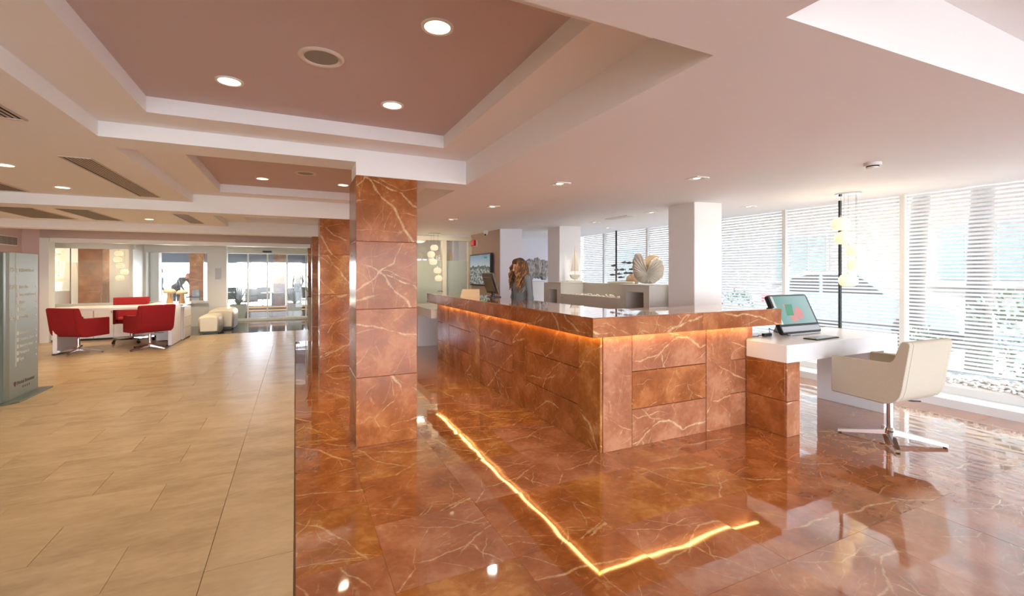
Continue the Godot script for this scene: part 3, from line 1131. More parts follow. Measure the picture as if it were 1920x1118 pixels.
func build_pendants() -> void:
	# five opal globes at staggered heights
	make_pendant("cluster of five opal glass pendants beyond the white desk by the window", P(5.88, ceil_h(5.88) - 0.002, 3.16), [[-0.08, -0.038, -0.366], [-0.045, -0.021, -0.53], [0.08, 0.038, -0.674], [0.09, 0.043, -0.85], [0.0, 0.0, -1.027]], 0.10, 1.08)
	make_pendant("cluster of five opal glass pendants by the frosted office doors", P(2.63, ceil_h(2.63) - 0.002, 9.35), [[0.0, 0.0, -0.30], [-0.06, -0.03, -0.44], [-0.02, -0.01, -0.60], [0.06, 0.03, -0.78], [0.08, 0.04, -0.945]], 0.08, 0.88)
	make_pendant("cluster of opal glass pendants behind the shop glazing near the cream counter", P(-5.35, 2.2, 14.9), [[0.14, 0.03, -0.22], [0.12, 0.0, -0.40], [-0.06, 0.06, -0.56], [-0.06, -0.04, -0.74], [0.1, 0.02, -0.92]], 0.25)
	make_pendant("cluster of opal glass pendants in the shop beside the marble column", P(-4.20, 2.2, 15.1), [[0.06, 0.03, -0.26], [0.03, 0.0, -0.42], [0.10, 0.06, -0.58], [0.16, -0.04, -0.74], [0.08, 0.02, -0.90]], 0.25)


# ---------------------------------------------------------------- reception counter and desks
func build_counter() -> void:
	var c := thing("reception_counter", "L-shaped reception counter clad in red veined marble with a glowing edge", "counter")
	part("core", M.rubber, c, 2.192, 2.60, 0.0, 0.93, 2.972, 7.52)
	part("core", M.rubber, c, 2.60, 3.85, 0.0, 0.93, 2.972, 3.42)
	part("back_panel", M.white_lacquer, c, 2.60, 2.62, 0.0, 0.93, 3.44, 7.52)
	part("back_panel", M.white_lacquer, c, 2.60, 3.85, 0.0, 0.93, 3.42, 3.44)
	var g := 0.0025
	var rows := [[0.0, 0.303], [0.307, 0.613], [0.617, 0.931]]
	# the long front, facing the columns
	for r in [[2.951, 3.258], [4.253, 4.565], [5.57, 5.89], [6.877, 7.19]]:
		slab("marble_pilaster", [M.reds[0], M.reds[2]], c, 2.168, 2.192, 0.0, 0.931, r[0] + g, r[1] - g)
	for r in [[3.258, 4.253], [4.565, 5.57], [5.89, 6.877], [7.19, 7.53]]:
		for h in rows:
			slab("marble_panel", [M.reds[0], M.reds[0], M.reds[2]], c, 2.171, 2.192, h[0], h[1], r[0] + g, r[1] - g)
	slab("marble_panel", M.reds, c, 2.192, 2.60, 0.0, 0.931, 7.52, 7.54)
	# the short front, facing the lobby; daylight is put into its pinker stone
	for r in [[2.192, 2.485], [3.325, 3.639]]:
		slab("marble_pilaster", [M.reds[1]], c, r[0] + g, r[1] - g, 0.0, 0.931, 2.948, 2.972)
	for r in [[2.485, 3.325], [3.639, 3.871]]:
		for h in rows:
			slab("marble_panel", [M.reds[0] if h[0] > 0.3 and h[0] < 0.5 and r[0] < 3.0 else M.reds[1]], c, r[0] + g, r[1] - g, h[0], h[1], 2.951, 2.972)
	# thick top with an overhanging edge
	for r in [[3.49, 4.90], [4.90, 6.30], [6.30, 7.64]]:
		slab("counter_edge", [M.reds[0]], c, 2.02, 2.67, 0.932, 1.0785, r[0] + 0.0006, r[1] - 0.0006, 0.003)
		slab("countertop", M.floor_reds, c, 2.02, 2.67, 1.079, 1.085, r[0] + 0.0006, r[1] - 0.0006, 0.002)
	for r in [[2.02, 3.16], [3.1612, 4.20]]:
		slab("counter_edge", [M.reds[0]], c, r[0], r[1], 0.932, 1.0785, 2.84, 3.4894, 0.003)
		slab("countertop", [M.floor_reds[1]], c, r[0], r[1], 1.079, 1.085, 2.84, 3.4894, 0.002)
	slab("end_block", M.reds, c, 3.872, 3.99, 0.80, 0.931, 2.99, 3.40)
	part("led_strip", M.warm_led, c, 2.135, 2.155, 0.921, 0.932, 2.915, 7.5)
	part("led_strip", M.warm_led, c, 2.135, 3.98, 0.921, 0.932, 2.915, 2.935)
	strip_light(P(2.145, 0.918, 5.2), 4.5, false, 0.55)
	strip_light(P(3.06, 0.918, 2.925), 1.8, true, 0.22)
	# desk for seated guests
	var d := thing("guest_desk", "white lacquered guest desk joined to the end of the marble counter", "desk")
	var top := MB.new()
	top.B(3.84, 5.603, 0.642, 0.797, 2.547, 2.944, 0.003)
	top.B(3.88, 5.603, 0.642, 0.7965, 2.944, 3.25, 0.003)
	put(top, "desktop", M.white_lacquer, d)
	part("leg_panel", M.white_lacquer, d, 5.38, 5.50, 0.0, 0.642, 2.56, 3.22, 0.004)
	part("base_core", M.grout, d, 3.856, 3.994, 0.0, 0.642, 2.563, 2.93)
	for h in [[0.0, 0.305], [0.309, 0.640]]:
		slab("marble_panel", [M.reds[0]], d, 3.838, 3.856, h[0], h[1], 2.566, 2.945)
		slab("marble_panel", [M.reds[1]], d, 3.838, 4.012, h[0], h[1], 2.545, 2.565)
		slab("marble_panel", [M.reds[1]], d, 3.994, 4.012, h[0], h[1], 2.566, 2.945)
	var e := thing("side_desk", "white lacquered side desk beyond the far end of the counter", "desk")
	part("desktop", M.white_lacquer, e, 2.10, 2.75, 0.645, 0.80, 7.66, 9.3, 0.003)
	part("leg_panel", M.white_lacquer, e, 2.14, 2.72, 0.0, 0.645, 8.8, 8.92, 0.003)


func build_desk_things() -> void:
	var a := thing("desktop_computer", "all-in-one computer with tilted screen on the white guest desk", "computer", P(4.675, 0.797, 2.93), 0.0)
	var tilt := Transform3D(Basis(Vector3.RIGHT, -0.43), Vector3(0, 0.02, 0))
	var body := MB.new()
	body.xf = tilt
	var outline := PackedVector2Array()
	for q in [[-0.315, 0.0, 0.03], [0.315, 0.0, 0.03], [0.315, 0.42, 0.03], [-0.315, 0.42, 0.03]]:
		var cx: float = q[0] - signf(q[0]) * q[2]
		var cy: float = q[1] + (q[2] if q[1] == 0.0 else -q[2])
		var a0 := atan2(q[1] - cy, q[0] - cx) - PI / 4
		for s in 5:
			outline.append(Vector2(cx, cy) + Vector2.from_angle(a0 + PI / 2 * s / 4.0) * q[2])
	body.prism(outline, -0.045, 0.0, true, 0.006)
	put(body, "housing", M.black_plastic, a)
	var chin := MB.new()
	chin.xf = tilt
	chin.box(Vector3(-0.30, 0.018, 0.0), Vector3(0.30, 0.075, 0.003), 0.001)
	put(chin, "chin", mat("silver_plastic", srgb(178, 180, 184), 0.25, 0.5), a)
	var scr := MB.new()
	scr.xf = tilt
	scr.sc = 1.0
	var k := scr.vert(Vector3(-0.285, 0.098, 0.002), Vector3.BACK, Vector2(0, 1))
	scr.vert(Vector3(0.285, 0.098, 0.002), Vector3.BACK, Vector2(1, 1))
	scr.vert(Vector3(0.285, 0.402, 0.002), Vector3.BACK, Vector2(1, 0))
	scr.vert(Vector3(-0.285, 0.402, 0.002), Vector3.BACK, Vector2(0, 0))
	scr.tri(k, k + 1, k + 2)
	scr.tri(k, k + 2, k + 3)
	var im := Image.create_empty(256, 144, false, Image.FORMAT_RGB8)
	im.fill(srgb(96, 150, 138))
	for y in 144:
		for x in 256:
			var u := x / 256.0
			var w := y / 144.0
			var col := srgb(96, 138, 130).lerp(srgb(150, 172, 172), u * 0.8)
			var mid := 0.25 + 0.18 * w
			if absf(u - mid - 0.05 * sin(w * 3.0)) < 0.10 and w > 0.3 and w < 0.92:
				col = srgb(184, 128, 122)
			if Vector2((u - 0.62) / 0.10, (w - 0.62) / 0.22).length() < 1.0:
				col = srgb(186, 122, 116)
			if absf(u - 0.45 + 0.15 * w) < 0.10 and w > 0.3 and w < 0.7:
				col = srgb(62, 130, 100)
			if u < 0.06:
				col = srgb(180, 190, 188)
			im.set_pixel(x, y, col)
	var sm := mat("computer_screen", Color.WHITE, 0.12)
	sm.albedo_texture = ImageTexture.create_from_image(im)
	sm.emission_enabled = true
	sm.emission_texture = sm.albedo_texture
	sm.emission_operator = BaseMaterial3D.EMISSION_OP_ADD
	sm.emission = Color.BLACK
	sm.emission_energy_multiplier = 0.12
	put(scr, "screen", sm, a)
	var stand := MB.new()
	stand.box(Vector3(-0.24, 0.0, -0.02), Vector3(0.24, 0.022, 0.03), 0.006)
	stand.hexa([Vector3(-0.1, 0.0, -0.26), Vector3(0.1, 0.0, -0.26), Vector3(0.1, 0.0, -0.22), Vector3(-0.1, 0.0, -0.22), Vector3(-0.08, 0.24, -0.16), Vector3(0.08, 0.24, -0.16), Vector3(0.08, 0.24, -0.13), Vector3(-0.08, 0.24, -0.13)])
	put(stand, "stand", M.silver_plastic, a)
	var kb := thing("keyboard", "slim silver keyboard in front of the all-in-one computer", "keyboard", P(4.555, 0.797, 2.685), deg_to_rad(3))
	var kbm := MB.new()
	kbm.box(Vector3(-0.19, 0.0, -0.065), Vector3(0.19, 0.012, 0.065), 0.004)
	put(kbm, "case", M.black_plastic, kb)
	var keys := MB.new()
	for r in 5:
		for q in 15:
			keys.box(Vector3(-0.18 + q * 0.0242, 0.012, -0.055 + r * 0.0225), Vector3(-0.16 + q * 0.0242, 0.0155, -0.036 + r * 0.0225), 0.001)
	put(keys, "keys", M.silver_plastic, kb).set_meta("kind", "stuff")
	var ad := thing("power_adapter", "small black power adapter with cable behind the computer", "adapter", P(4.24, 0.797, 3.02))
	var adm := MB.new()
	adm.box(Vector3(-0.055, 0.0, -0.02), Vector3(0.055, 0.028, 0.02), 0.005)
	put(adm, "brick", M.black_plastic, ad)
	var cb := MB.new()
	cb.tube([Vector3(-0.05, 0.012, 0), Vector3(-0.10, 0.01, -0.02), Vector3(-0.14, 0.006, 0.01), Vector3(-0.2, 0.006, -0.01)], 0.004, 6)
	cb.tube([Vector3(0.05, 0.015, 0), Vector3(0.09, 0.07, -0.04), Vector3(0.14, 0.05, -0.05), Vector3(0.2, 0.02, -0.02)], 0.003, 6)
	put(cb, "cable", M.rubber, ad)
	# on the counter
	var mo := thing("monitor", "dark flat monitor turned towards the receptionist on the counter", "monitor", P(2.54, 1.085, 5.94), deg_to_rad(-90))
	# local +z looks east after the turn is undone: the screen faces the receptionist
	var mt := Transform3D(Basis(Vector3.UP, PI) * Basis(Vector3.RIGHT, -0.30), Vector3(0, 0.06, 0.0))
	var hb := MB.new()
	hb.xf = mt
	hb.box(Vector3(-0.20, 0.0, -0.03), Vector3(0.20, 0.30, 0.0), 0.006)
	hb.box(Vector3(-0.15, 0.04, -0.055), Vector3(0.15, 0.25, -0.03), 0.01)
	put(hb, "housing", mat("monitor_grey", srgb(74, 66, 58), 0.4), mo)
	var hs := MB.new()
	hs.xf = mt
	hs.box(Vector3(-0.185, 0.015, 0.0), Vector3(0.185, 0.285, 0.002))
	put(hs, "screen", M.black_plastic, mo)
	var ms := MB.new()
	ms.box(Vector3(-0.09, 0.0, -0.07), Vector3(0.09, 0.012, 0.07), 0.004)
	ms.tube([Vector3(0, 0.01, 0.02), Vector3(0, 0.10, 0.03), Vector3(0, 0.16, 0.04)], 0.02, 10)
	put(ms, "stand", M.black_plastic, mo)
	var si := thing("counter_sign", "blank cream display stand beside the monitor on the counter", "sign", P(2.30, 1.085, 6.28), deg_to_rad(-18))
	var sg := MB.new()
	sg.hexa([Vector3(-0.14, 0, 0.05), Vector3(0.14, 0, 0.05), Vector3(0.14, 0, -0.06), Vector3(-0.14, 0, -0.06), Vector3(-0.11, 0.105, -0.015), Vector3(0.14, 0.105, -0.015), Vector3(0.14, 0.105, -0.03), Vector3(-0.11, 0.105, -0.03)])
	put(sg, "panel", M.wood_light, si)
	# television, alarm
	var tv := thing("television", "wall-mounted television showing an aerial view of a town", "television")
	part("bracket", M.dark_metal, tv, 3.598, 3.618, 1.35, 1.65, 8.9, 9.3)
	part("housing", M.black_plastic, tv, 3.545, 3.598, 1.165, 1.835, 8.49, 9.69, 0.008)
	var ti := Image.create_empty(256, 144, false, Image.FORMAT_RGB8)
	var tn := noise(61, 0.03, 3)
	var tr := noise(62, 0.02, 3)
	for y in 144:
		for x in 256:
			var w := y / 144.0
			var col := srgb(116, 146, 178).lerp(srgb(178, 196, 210), w * 2.2)
			var ridge := 0.38 + 0.10 * tr.get_noise_2d(x, 0)
			if w > ridge:
				col = srgb(66, 82, 84).lerp(srgb(96, 110, 104), tn.get_noise_2d(x, y) + 0.5)
			if w > ridge + 0.10 and tn.get_noise_2d(x * 1.6 + 90, y * 2.0) > 0.02:
				col = srgb(160, 170, 178)
			if Vector2((x - 178) / 16.0, (y - 112) / 9.0).length() < 1.0:
				col = srgb(110, 160, 60)
			if x > 182 and x < 222 and y > 8 and y < 18:
				col = srgb(40, 150, 160)
			ti.set_pixel(x, y, col)
	var tm := mat("television_screen", Color.WHITE, 0.15)
	tm.albedo_texture = ImageTexture.create_from_image(ti)
	tm.emission_enabled = true
	tm.emission_texture = tm.albedo_texture
	tm.emission_operator = BaseMaterial3D.EMISSION_OP_ADD
	tm.emission = Color.BLACK
	tm.emission_energy_multiplier = 0.45
	var ts := MB.new()
	var q := ts.vert(P(3.543, 1.19, 9.67), Vector3.LEFT, Vector2(0, 1))
	ts.vert(P(3.543, 1.19, 8.51), Vector3.LEFT, Vector2(1, 1))
	ts.vert(P(3.543, 1.81, 8.51), Vector3.LEFT, Vector2(1, 0))
	ts.vert(P(3.543, 1.81, 9.67), Vector3.LEFT, Vector2(0, 0))
	ts.tri(q, q + 1, q + 2)
	ts.tri(q, q + 2, q + 3)
	put(ts, "screen", tm, tv)
	var al := thing("fire_alarm", "small red fire alarm sounder on the taupe wall above the television", "alarm")
	part("back_plate", M.white_frame, al, 3.59, 3.62, 2.02, 2.16, 9.36, 9.62, 0.004)
	part("sounder", M.alarm_red, al, 3.53, 3.592, 2.03, 2.155, 9.40, 9.62, 0.015)


# ---------------------------------------------------------------- chairs
func make_chair(called: String, label: String, fabric: Material, at: Vector3, turn: float, legs: int, leg_turn: float, drop: float, group := "") -> Node3D:
	var ch := thing(called, label, "chair", at, turn, group)
	var flip := Transform3D(Basis(Vector3(0, 0, 1), Vector3(0, 1, 0), Vector3(1, 0, 0)), Vector3(0, -drop, 0))
	var side := PackedVector2Array([Vector2(-0.295, 0.375), Vector2(-0.302, 0.385), Vector2(-0.302, 0.675), Vector2(-0.292, 0.69), Vector2(0.12, 0.70), Vector2(0.155, 0.708), Vector2(0.178, 0.732),
		Vector2(0.222, 0.865), Vector2(0.236, 0.882), Vector2(0.258, 0.888), Vector2(0.285, 0.882), Vector2(0.296, 0.862), Vector2(0.242, 0.50), Vector2(0.226, 0.44), Vector2(0.196, 0.40), Vector2(0.150, 0.375), Vector2(0.10, 0.366)])
	for s in [-1, 1]:
		var mb := MB.new()
		mb.xf = flip
		mb.prism(side, 0.25 if s > 0 else -0.295, 0.295 if s > 0 else -0.25, true, 0.007)
		put(mb, "armrest", fabric, ch)
	var bp := PackedVector2Array([Vector2(0.222, 0.865), Vector2(0.236, 0.882), Vector2(0.258, 0.888), Vector2(0.285, 0.882), Vector2(0.296, 0.862), Vector2(0.242, 0.50), Vector2(0.226, 0.44), Vector2(0.196, 0.40), Vector2(0.150, 0.375), Vector2(0.10, 0.366),
		Vector2(-0.28, 0.378), Vector2(-0.28, 0.41), Vector2(0.10, 0.40), Vector2(0.15, 0.43), Vector2(0.175, 0.50)])
	var bk := MB.new()
	bk.xf = flip
	bk.prism(bp, -0.2505, 0.2505, true)
	put(bk, "backrest", fabric, ch)
	var st := MB.new()
	st.box(Vector3(-0.245, 0.40 - drop, -0.285), Vector3(0.245, 0.49 - drop, 0.18), 0.025)
	put(st, "seat", fabric, ch)
	var post := MB.new()
	post.lathe([Vector2(0.0, 0.37 - drop), Vector2(0.016, 0.37 - drop), Vector2(0.016, 0.32 - drop)], Vector3.ZERO, 14)
	post.lathe([Vector2(0.012, 0.322 - drop), Vector2(0.025, 0.32 - drop), Vector2(0.026, 0.31 - drop), Vector2(0.028, 0.08)], Vector3.ZERO, 16)
	put(post, "column", M.chrome, ch)
	var lever := MB.new()
	lever.tube([Vector3(0.05, 0.355 - drop, 0.05), Vector3(0.10, 0.345 - drop, 0.1), Vector3(0.16, 0.345 - drop, 0.14)], 0.006, 6)
	put(lever, "lever", M.black_plastic, ch)
	var hub := MB.new()
	hub.lathe([Vector2(0.028, 0.11), Vector2(0.04, 0.09), Vector2(0.045, 0.055), Vector2(0.0, 0.05)], Vector3.ZERO, 18)
	put(hub, "hub", M.chrome, ch)
	for k in legs:
		var w := leg_turn + TAU * k / legs
		var d := Vector3(-sin(w), 0, -cos(w))
		var s := Vector3(d.z, 0, -d.x)
		var lift := 0.07 if legs == 5 else 0.0
		var lg := MB.new()
		var a0 := d * 0.02
		var a1 := d * 0.365
		lg.hexa([a0 - s * 0.026 + Vector3.UP * 0.05, a0 + s * 0.026 + Vector3.UP * 0.05, a1 + s * 0.015 + Vector3.UP * (0.008 + lift), a1 - s * 0.015 + Vector3.UP * (0.008 + lift), a0 - s * 0.022 + Vector3.UP * 0.088, a0 + s * 0.022 + Vector3.UP * 0.088, a1 + s * 0.013 + Vector3.UP * (0.03 + lift), a1 - s * 0.013 + Vector3.UP * (0.03 + lift)])
		var lo := put(lg, "leg", M.chrome, ch)
		var ft := MB.new()
		if legs == 5:
			ft.xf = Transform3D(Basis(Vector3.UP, w + 0.6) * Basis(Vector3.FORWARD, PI / 2), d * 0.35 + Vector3.UP * 0.028)
			for e in [-0.02, 0.006]:
				ft.lathe([Vector2(0.0, e), Vector2(0.026, e), Vector2(0.028, e + 0.003), Vector2(0.028, e + 0.012), Vector2(0.026, e + 0.015), Vector2(0.0, e + 0.015)], Vector3.ZERO, 14)
			ft.xf = Transform3D()
			ft.tube([d * 0.35 + Vector3.UP * 0.03, d * 0.35 + Vector3.UP * 0.085], 0.012, 8)
			put(ft, "caster", M.black_plastic, lo)
		else:
			ft.lathe([Vector2(0.0, 0.0), Vector2(0.014, 0.0), Vector2(0.014, 0.01), Vector2(0.0, 0.01)], d * 0.35, 12)
			put(ft, "glide", M.rubber, lo)
	return ch


func build_chairs() -> void:
	make_chair("swivel_chair", "linen swivel armchair with a chrome star base at the white guest desk", M.linen_fabric, P(4.594, 0, 2.143), deg_to_rad(-3), 4, deg_to_rad(36), 0.0)
	make_chair("red_swivel_chair", "red swivel armchair on a star base at the table end nearer the totem", M.red_fabric, P(-3.505, 0, 10.69), deg_to_rad(-32), 4, deg_to_rad(25), 0.07, "red swivel chairs around the meeting table")
	make_chair("red_swivel_chair", "red swivel armchair on a star base by the table's mushroom end", M.red_fabric, P(-2.485, 0, 10.72), deg_to_rad(38), 4, deg_to_rad(15), 0.05, "red swivel chairs around the meeting table")
	make_chair("red_swivel_chair", "red swivel armchair on casters behind the meeting table", M.red_fabric, P(-3.08, 0, 11.98), deg_to_rad(195), 5, 0.3, -0.03, "red swivel chairs around the meeting table")


# ---------------------------------------------------------------- behind the counter
func build_display() -> void:
	var b := thing("display_cabinet", "grey display cabinet with a square niche under the shell sculpture", "cabinet")
	var n := MB.new()
	n.B(4.30, 4.9, 0.0, 0.78, 4.76, 5.37)
	n.B(4.30, 4.9, 1.16, 1.25, 4.76, 5.37)
	n.B(4.30, 4.9, 0.78, 1.16, 4.76, 4.87)
	n.B(4.30, 4.9, 0.78, 1.16, 5.24, 5.37)
	n.B(4.86, 4.9, 0.78, 1.16, 4.87, 5.24)
	put(n, "body", M.grey_cabinet, b)
	part("top", M.grey_cabinet, b, 4.29, 4.91, 1.25, 1.262, 4.75, 5.38, 0.003)
	var c := thing("display_cabinet", "grey display cabinet with a small niche under the model sailboat", "cabinet")
	var m := MB.new()
	m.B(4.30, 4.54, 0.0, 0.86, 7.03, 7.64)
	m.B(4.30, 4.54, 1.13, 1.25, 7.03, 7.64)
	m.B(4.30, 4.54, 0.86, 1.13, 7.03, 7.16)
	m.B(4.30, 4.54, 0.86, 1.13, 7.45, 7.64)
	m.B(4.54, 4.87, 0.0, 0.86, 7.03, 7.46)
	m.B(4.54, 4.87, 1.13, 1.25, 7.03, 7.46)
	m.B(4.54, 4.87, 0.86, 1.13, 7.03, 7.16)
	m.B(4.84, 4.87, 0.86, 1.13, 7.16, 7.46)
	put(m, "body", M.grey_cabinet, c)
	part("top", M.grey_cabinet, c, 4.29, 4.88, 1.25, 1.265, 7.02, 7.47, 0.003)
	var t := thing("pebble_tray", "long grey tray of cream pebbles between the two display cabinets", "planter")
	part("front_panel", M.grey_cabinet, t, 4.30, 4.33, 0.86, 1.06, 5.38, 7.02, 0.003)
	part("base", M.grey_cabinet, t, 4.32, 4.86, 0.0, 0.86, 5.38, 7.02)
	part("bed", M.chalk, t, 4.33, 4.78, 0.86, 1.02, 5.38, 7.02)
	part("back_panel", M.grey_cabinet, t, 4.78, 4.90, 0.86, 1.25, 5.38, 7.02, 0.003)
	var pm := MB.new()
	pm.ball(Vector3.ZERO, Vector3(1, 0.7, 0.85), 8, 5)
	var pmm := pm.mesh()
	for k in 120:
		var o := put(pmm, "pebble", M.chalk, t)
		var s := rng.randf_range(0.016, 0.034)
		o.position = P(rng.randf_range(4.36, 4.75), 1.022 + rng.randf() * 0.03, rng.randf_range(5.42, 6.9))
		o.scale = Vector3(s, s, s)
		o.rotation = Vector3(rng.randf() * 0.5, rng.randf() * TAU, rng.randf() * 0.5)
	# fluted shell: two lobes folded round a notch
	var sh := thing("shell_sculpture", "large cream fluted shell sculpture on the grey cabinet", "sculpture", P(4.52, 1.266, 5.02), deg_to_rad(-42))
	var mb := MB.new()
	var seg := 240
	var rings := 16
	# reach of the rim from the fold, by bearing
	var rim := [[94.0, 0.09], [100.0, 0.22], [107.0, 0.31], [118.0, 0.322], [131.0, 0.28], [150.0, 0.225], [180.0, 0.18], [225.0, 0.156], [270.0, 0.142], [315.0, 0.172], [360.0, 0.222], [385.0, 0.252], [405.0, 0.276], [420.0, 0.27], [432.0, 0.20], [440.0, 0.09]]
	for face in 2:
		var k := mb.v.size()
		for j in rings + 1:
			for s in seg + 1:
				var f := float(s) / seg
				var deg := 94.0 + 346.0 * f
				var r0 := 0.2
				for e in rim.size() - 1:
					if deg >= rim[e][0] and deg <= rim[e + 1][0]:
						r0 = lerpf(rim[e][1], rim[e + 1][1], smoothstep(rim[e][0], rim[e + 1][0], deg))
				var w := deg_to_rad(deg)
				var q := float(j) / rings
				var edge := sqrt(maxf(0.0, 1.0 - pow(q, 3.2)))
				var belly := 0.018 + 0.085 * sin(PI * minf(1.0, q * 0.8)) * (0.55 + 0.45 * sin(PI * f))
				var flute := 0.0085 * sin(f * TAU * 32.0 + q * 2.0) * smoothstep(0.05, 0.3, q)
				var twist := 0.07 * (f - 0.5) * (0.3 + 0.7 * q)
				var z: float = (belly * edge + flute * edge) * (1.0 if face == 0 else -1.0) - twist
				mb.vert(Vector3(cos(w) * r0 * q - 0.02, 0.152 + sin(w) * r0 * q, z), Vector3(0, 0, 1 if face == 0 else -1), Vector2(f, q))
		for j in rings:
			for s in seg:
				var a := k + j * (seg + 1) + s
				mb.tri(a, a + seg + 1, a + seg + 2)
				mb.tri(a, a + seg + 2, a + 1)
	smooth(mb)
	put(mb, "shell", M.chalk, sh)
	var fold := MB.new()
	fold.xf = Transform3D(Basis(Vector3.RIGHT, 0.1), Vector3(0.055, 0.29, -0.09))
	fold.ball(Vector3.ZERO, Vector3(0.13, 0.135, 0.03), 20, 12)
	put(fold, "inner_fold", mat("shell_inside", srgb(232, 206, 168), 0.6), sh)
	# sailboat
	var sb := thing("model_sailboat", "cream model sailboat with one tall sail on the grey cabinet", "model boat", P(4.70, 1.265, 7.18), deg_to_rad(-25))
	var hull := MB.new()
	hull.prism(PackedVector2Array([Vector2(-0.10, 0.13), Vector2(-0.07, 0.07), Vector2(-0.02, 0.045), Vector2(0.035, 0.05), Vector2(0.08, 0.09), Vector2(0.10, 0.135)]), -0.025, 0.025, true, 0.012)
	put(hull, "hull", M.chalk, sb)
	var sail := MB.new()
	sail.prism(PackedVector2Array([Vector2(0.0, 0.64), Vector2(-0.036, 0.44), Vector2(-0.078, 0.20), Vector2(0.074, 0.20), Vector2(0.034, 0.46)]), -0.004, 0.004)
	put(sail, "sail", M.chalk, sb)
	var mast := MB.new()
	mast.tube([Vector3(0, 0.0, 0.006), Vector3(0, 0.66, 0.006)], 0.005, 6)
	put(mast, "mast", M.wood_light, sb)
	var bs := MB.new()
	bs.box(Vector3(-0.14, 0.0, -0.05), Vector3(0.14, 0.022, 0.05), 0.004)
	put(bs, "base", M.grey_cabinet, sb)
	# school of fish
	var fs := thing("fish_sculpture", "school of small grey metal fish on rods above a driftwood block", "sculpture", P(4.84, 1.25, 6.02), deg_to_rad(-64))
	fs.scale = Vector3.ONE * 0.88
	var lg := MB.new()
	lg.box(Vector3(-0.26, 0.0, -0.04), Vector3(0.26, 0.045, 0.04), 0.012)
	put(lg, "block", M.chalk, fs)
	for q in [[-0.15, 0.34], [0.06, 0.40], [0.16, 0.39], [-0.09, 0.26], [0.02, 0.265], [0.21, 0.27], [-0.18, 0.17], [-0.05, 0.185], [0.10, 0.20], [0.19, 0.20], [-0.01, 0.12]]:
		var fb := MB.new()
		fb.ball(Vector3(q[0], q[1], 0), Vector3(0.055, 0.02, 0.013), 12, 8)
		fb.prism(PackedVector2Array([Vector2(q[0] + 0.045, q[1]), Vector2(q[0] + 0.078, q[1] + 0.02), Vector2(q[0] + 0.07, q[1]), Vector2(q[0] + 0.078, q[1] - 0.02)]), -0.003, 0.003)
		fb.prism(PackedVector2Array([Vector2(q[0] - 0.01, q[1] + 0.017), Vector2(q[0] + 0.02, q[1] + 0.03), Vector2(q[0] + 0.025, q[1] + 0.015)]), -0.002, 0.002)
		var fo := put(fb, "fish", M.bronze_grey, fs)
		var rd := MB.new()
		rd.tube([Vector3(q[0], 0.04, 0), Vector3(q[0], q[1] - 0.015, 0)], 0.0012, 5)
		put(rd, "rod", M.steel, fo)
	# rocks on a white plinth
	var pl := thing("plinth", "plain white plinth under the grey rock sculpture", "plinth")
	part("block", M.white_lacquer, pl, 4.72, 5.45, 0.0, 1.24, 9.0, 9.55, 0.003)
	var rk := thing("rock_sculpture", "jagged grey and silver rock sculpture on the white plinth", "sculpture", P(4.97, 1.30, 9.25))
	var rt := NoiseTexture2D.new()
	rt.width = 256
	rt.height = 256
	rt.seamless = true
	rt.noise = noise(88, 0.03, 4, FastNoiseLite.TYPE_SIMPLEX_SMOOTH, FastNoiseLite.FRACTAL_RIDGED)
	var gr := Gradient.new()
	gr.set_color(0, srgb(84, 78, 74))
	gr.set_color(1, srgb(235, 230, 224))
	gr.add_point(0.45, srgb(150, 144, 138))
	rt.color_ramp = gr
	var rm: StandardMaterial3D = M.rock
	rm.albedo_color = Color.WHITE
	rm.albedo_texture = rt
	rm.uv1_triplanar = true
	rm.uv1_scale = Vector3(1.3, 0.7, 1.3)
	var jag := noise(31, 5.0, 4)
	for q in [[-0.13, 0.22, 0.13], [0.05, 0.24, 0.12], [0.22, 0.22, 0.14]]:
		var r := MB.new()
		r.ball(Vector3.ZERO, Vector3(1, 1, 1), 26, 20)
		for e in r.v.size():
			var p := r.v[e]
			var k: float = 1.0 + 0.38 * jag.get_noise_3d(p.x * 0.25 + q[0] * 9, p.y * 0.12, p.z * 0.25)
			r.v[e] = Vector3(q[0], q[1], 0) + Vector3(p.x * q[2], p.y * 0.23, p.z * 0.12) * k
		smooth(r)
		put(r, "rock", rm, rk)


# averages face normals over points that share a place
func smooth(mb: MB) -> void:
	var sum := {}
	for k in range(0, mb.i.size(), 3):
		var a := mb.v[mb.i[k]]
		var b := mb.v[mb.i[k + 1]]
		var d := mb.v[mb.i[k + 2]]
		var f := (d - a).cross(b - a)
		for q in [a, b, d]:
			var key := Vector3i(q * 20000.0)
			sum[key] = sum.get(key, Vector3.ZERO) + f
	for k in mb.v.size():
		var s: Vector3 = sum.get(Vector3i(mb.v[k] * 20000.0), Vector3.UP)
		if s.length() > 0.0:
			mb.n[k] = s.normalized()


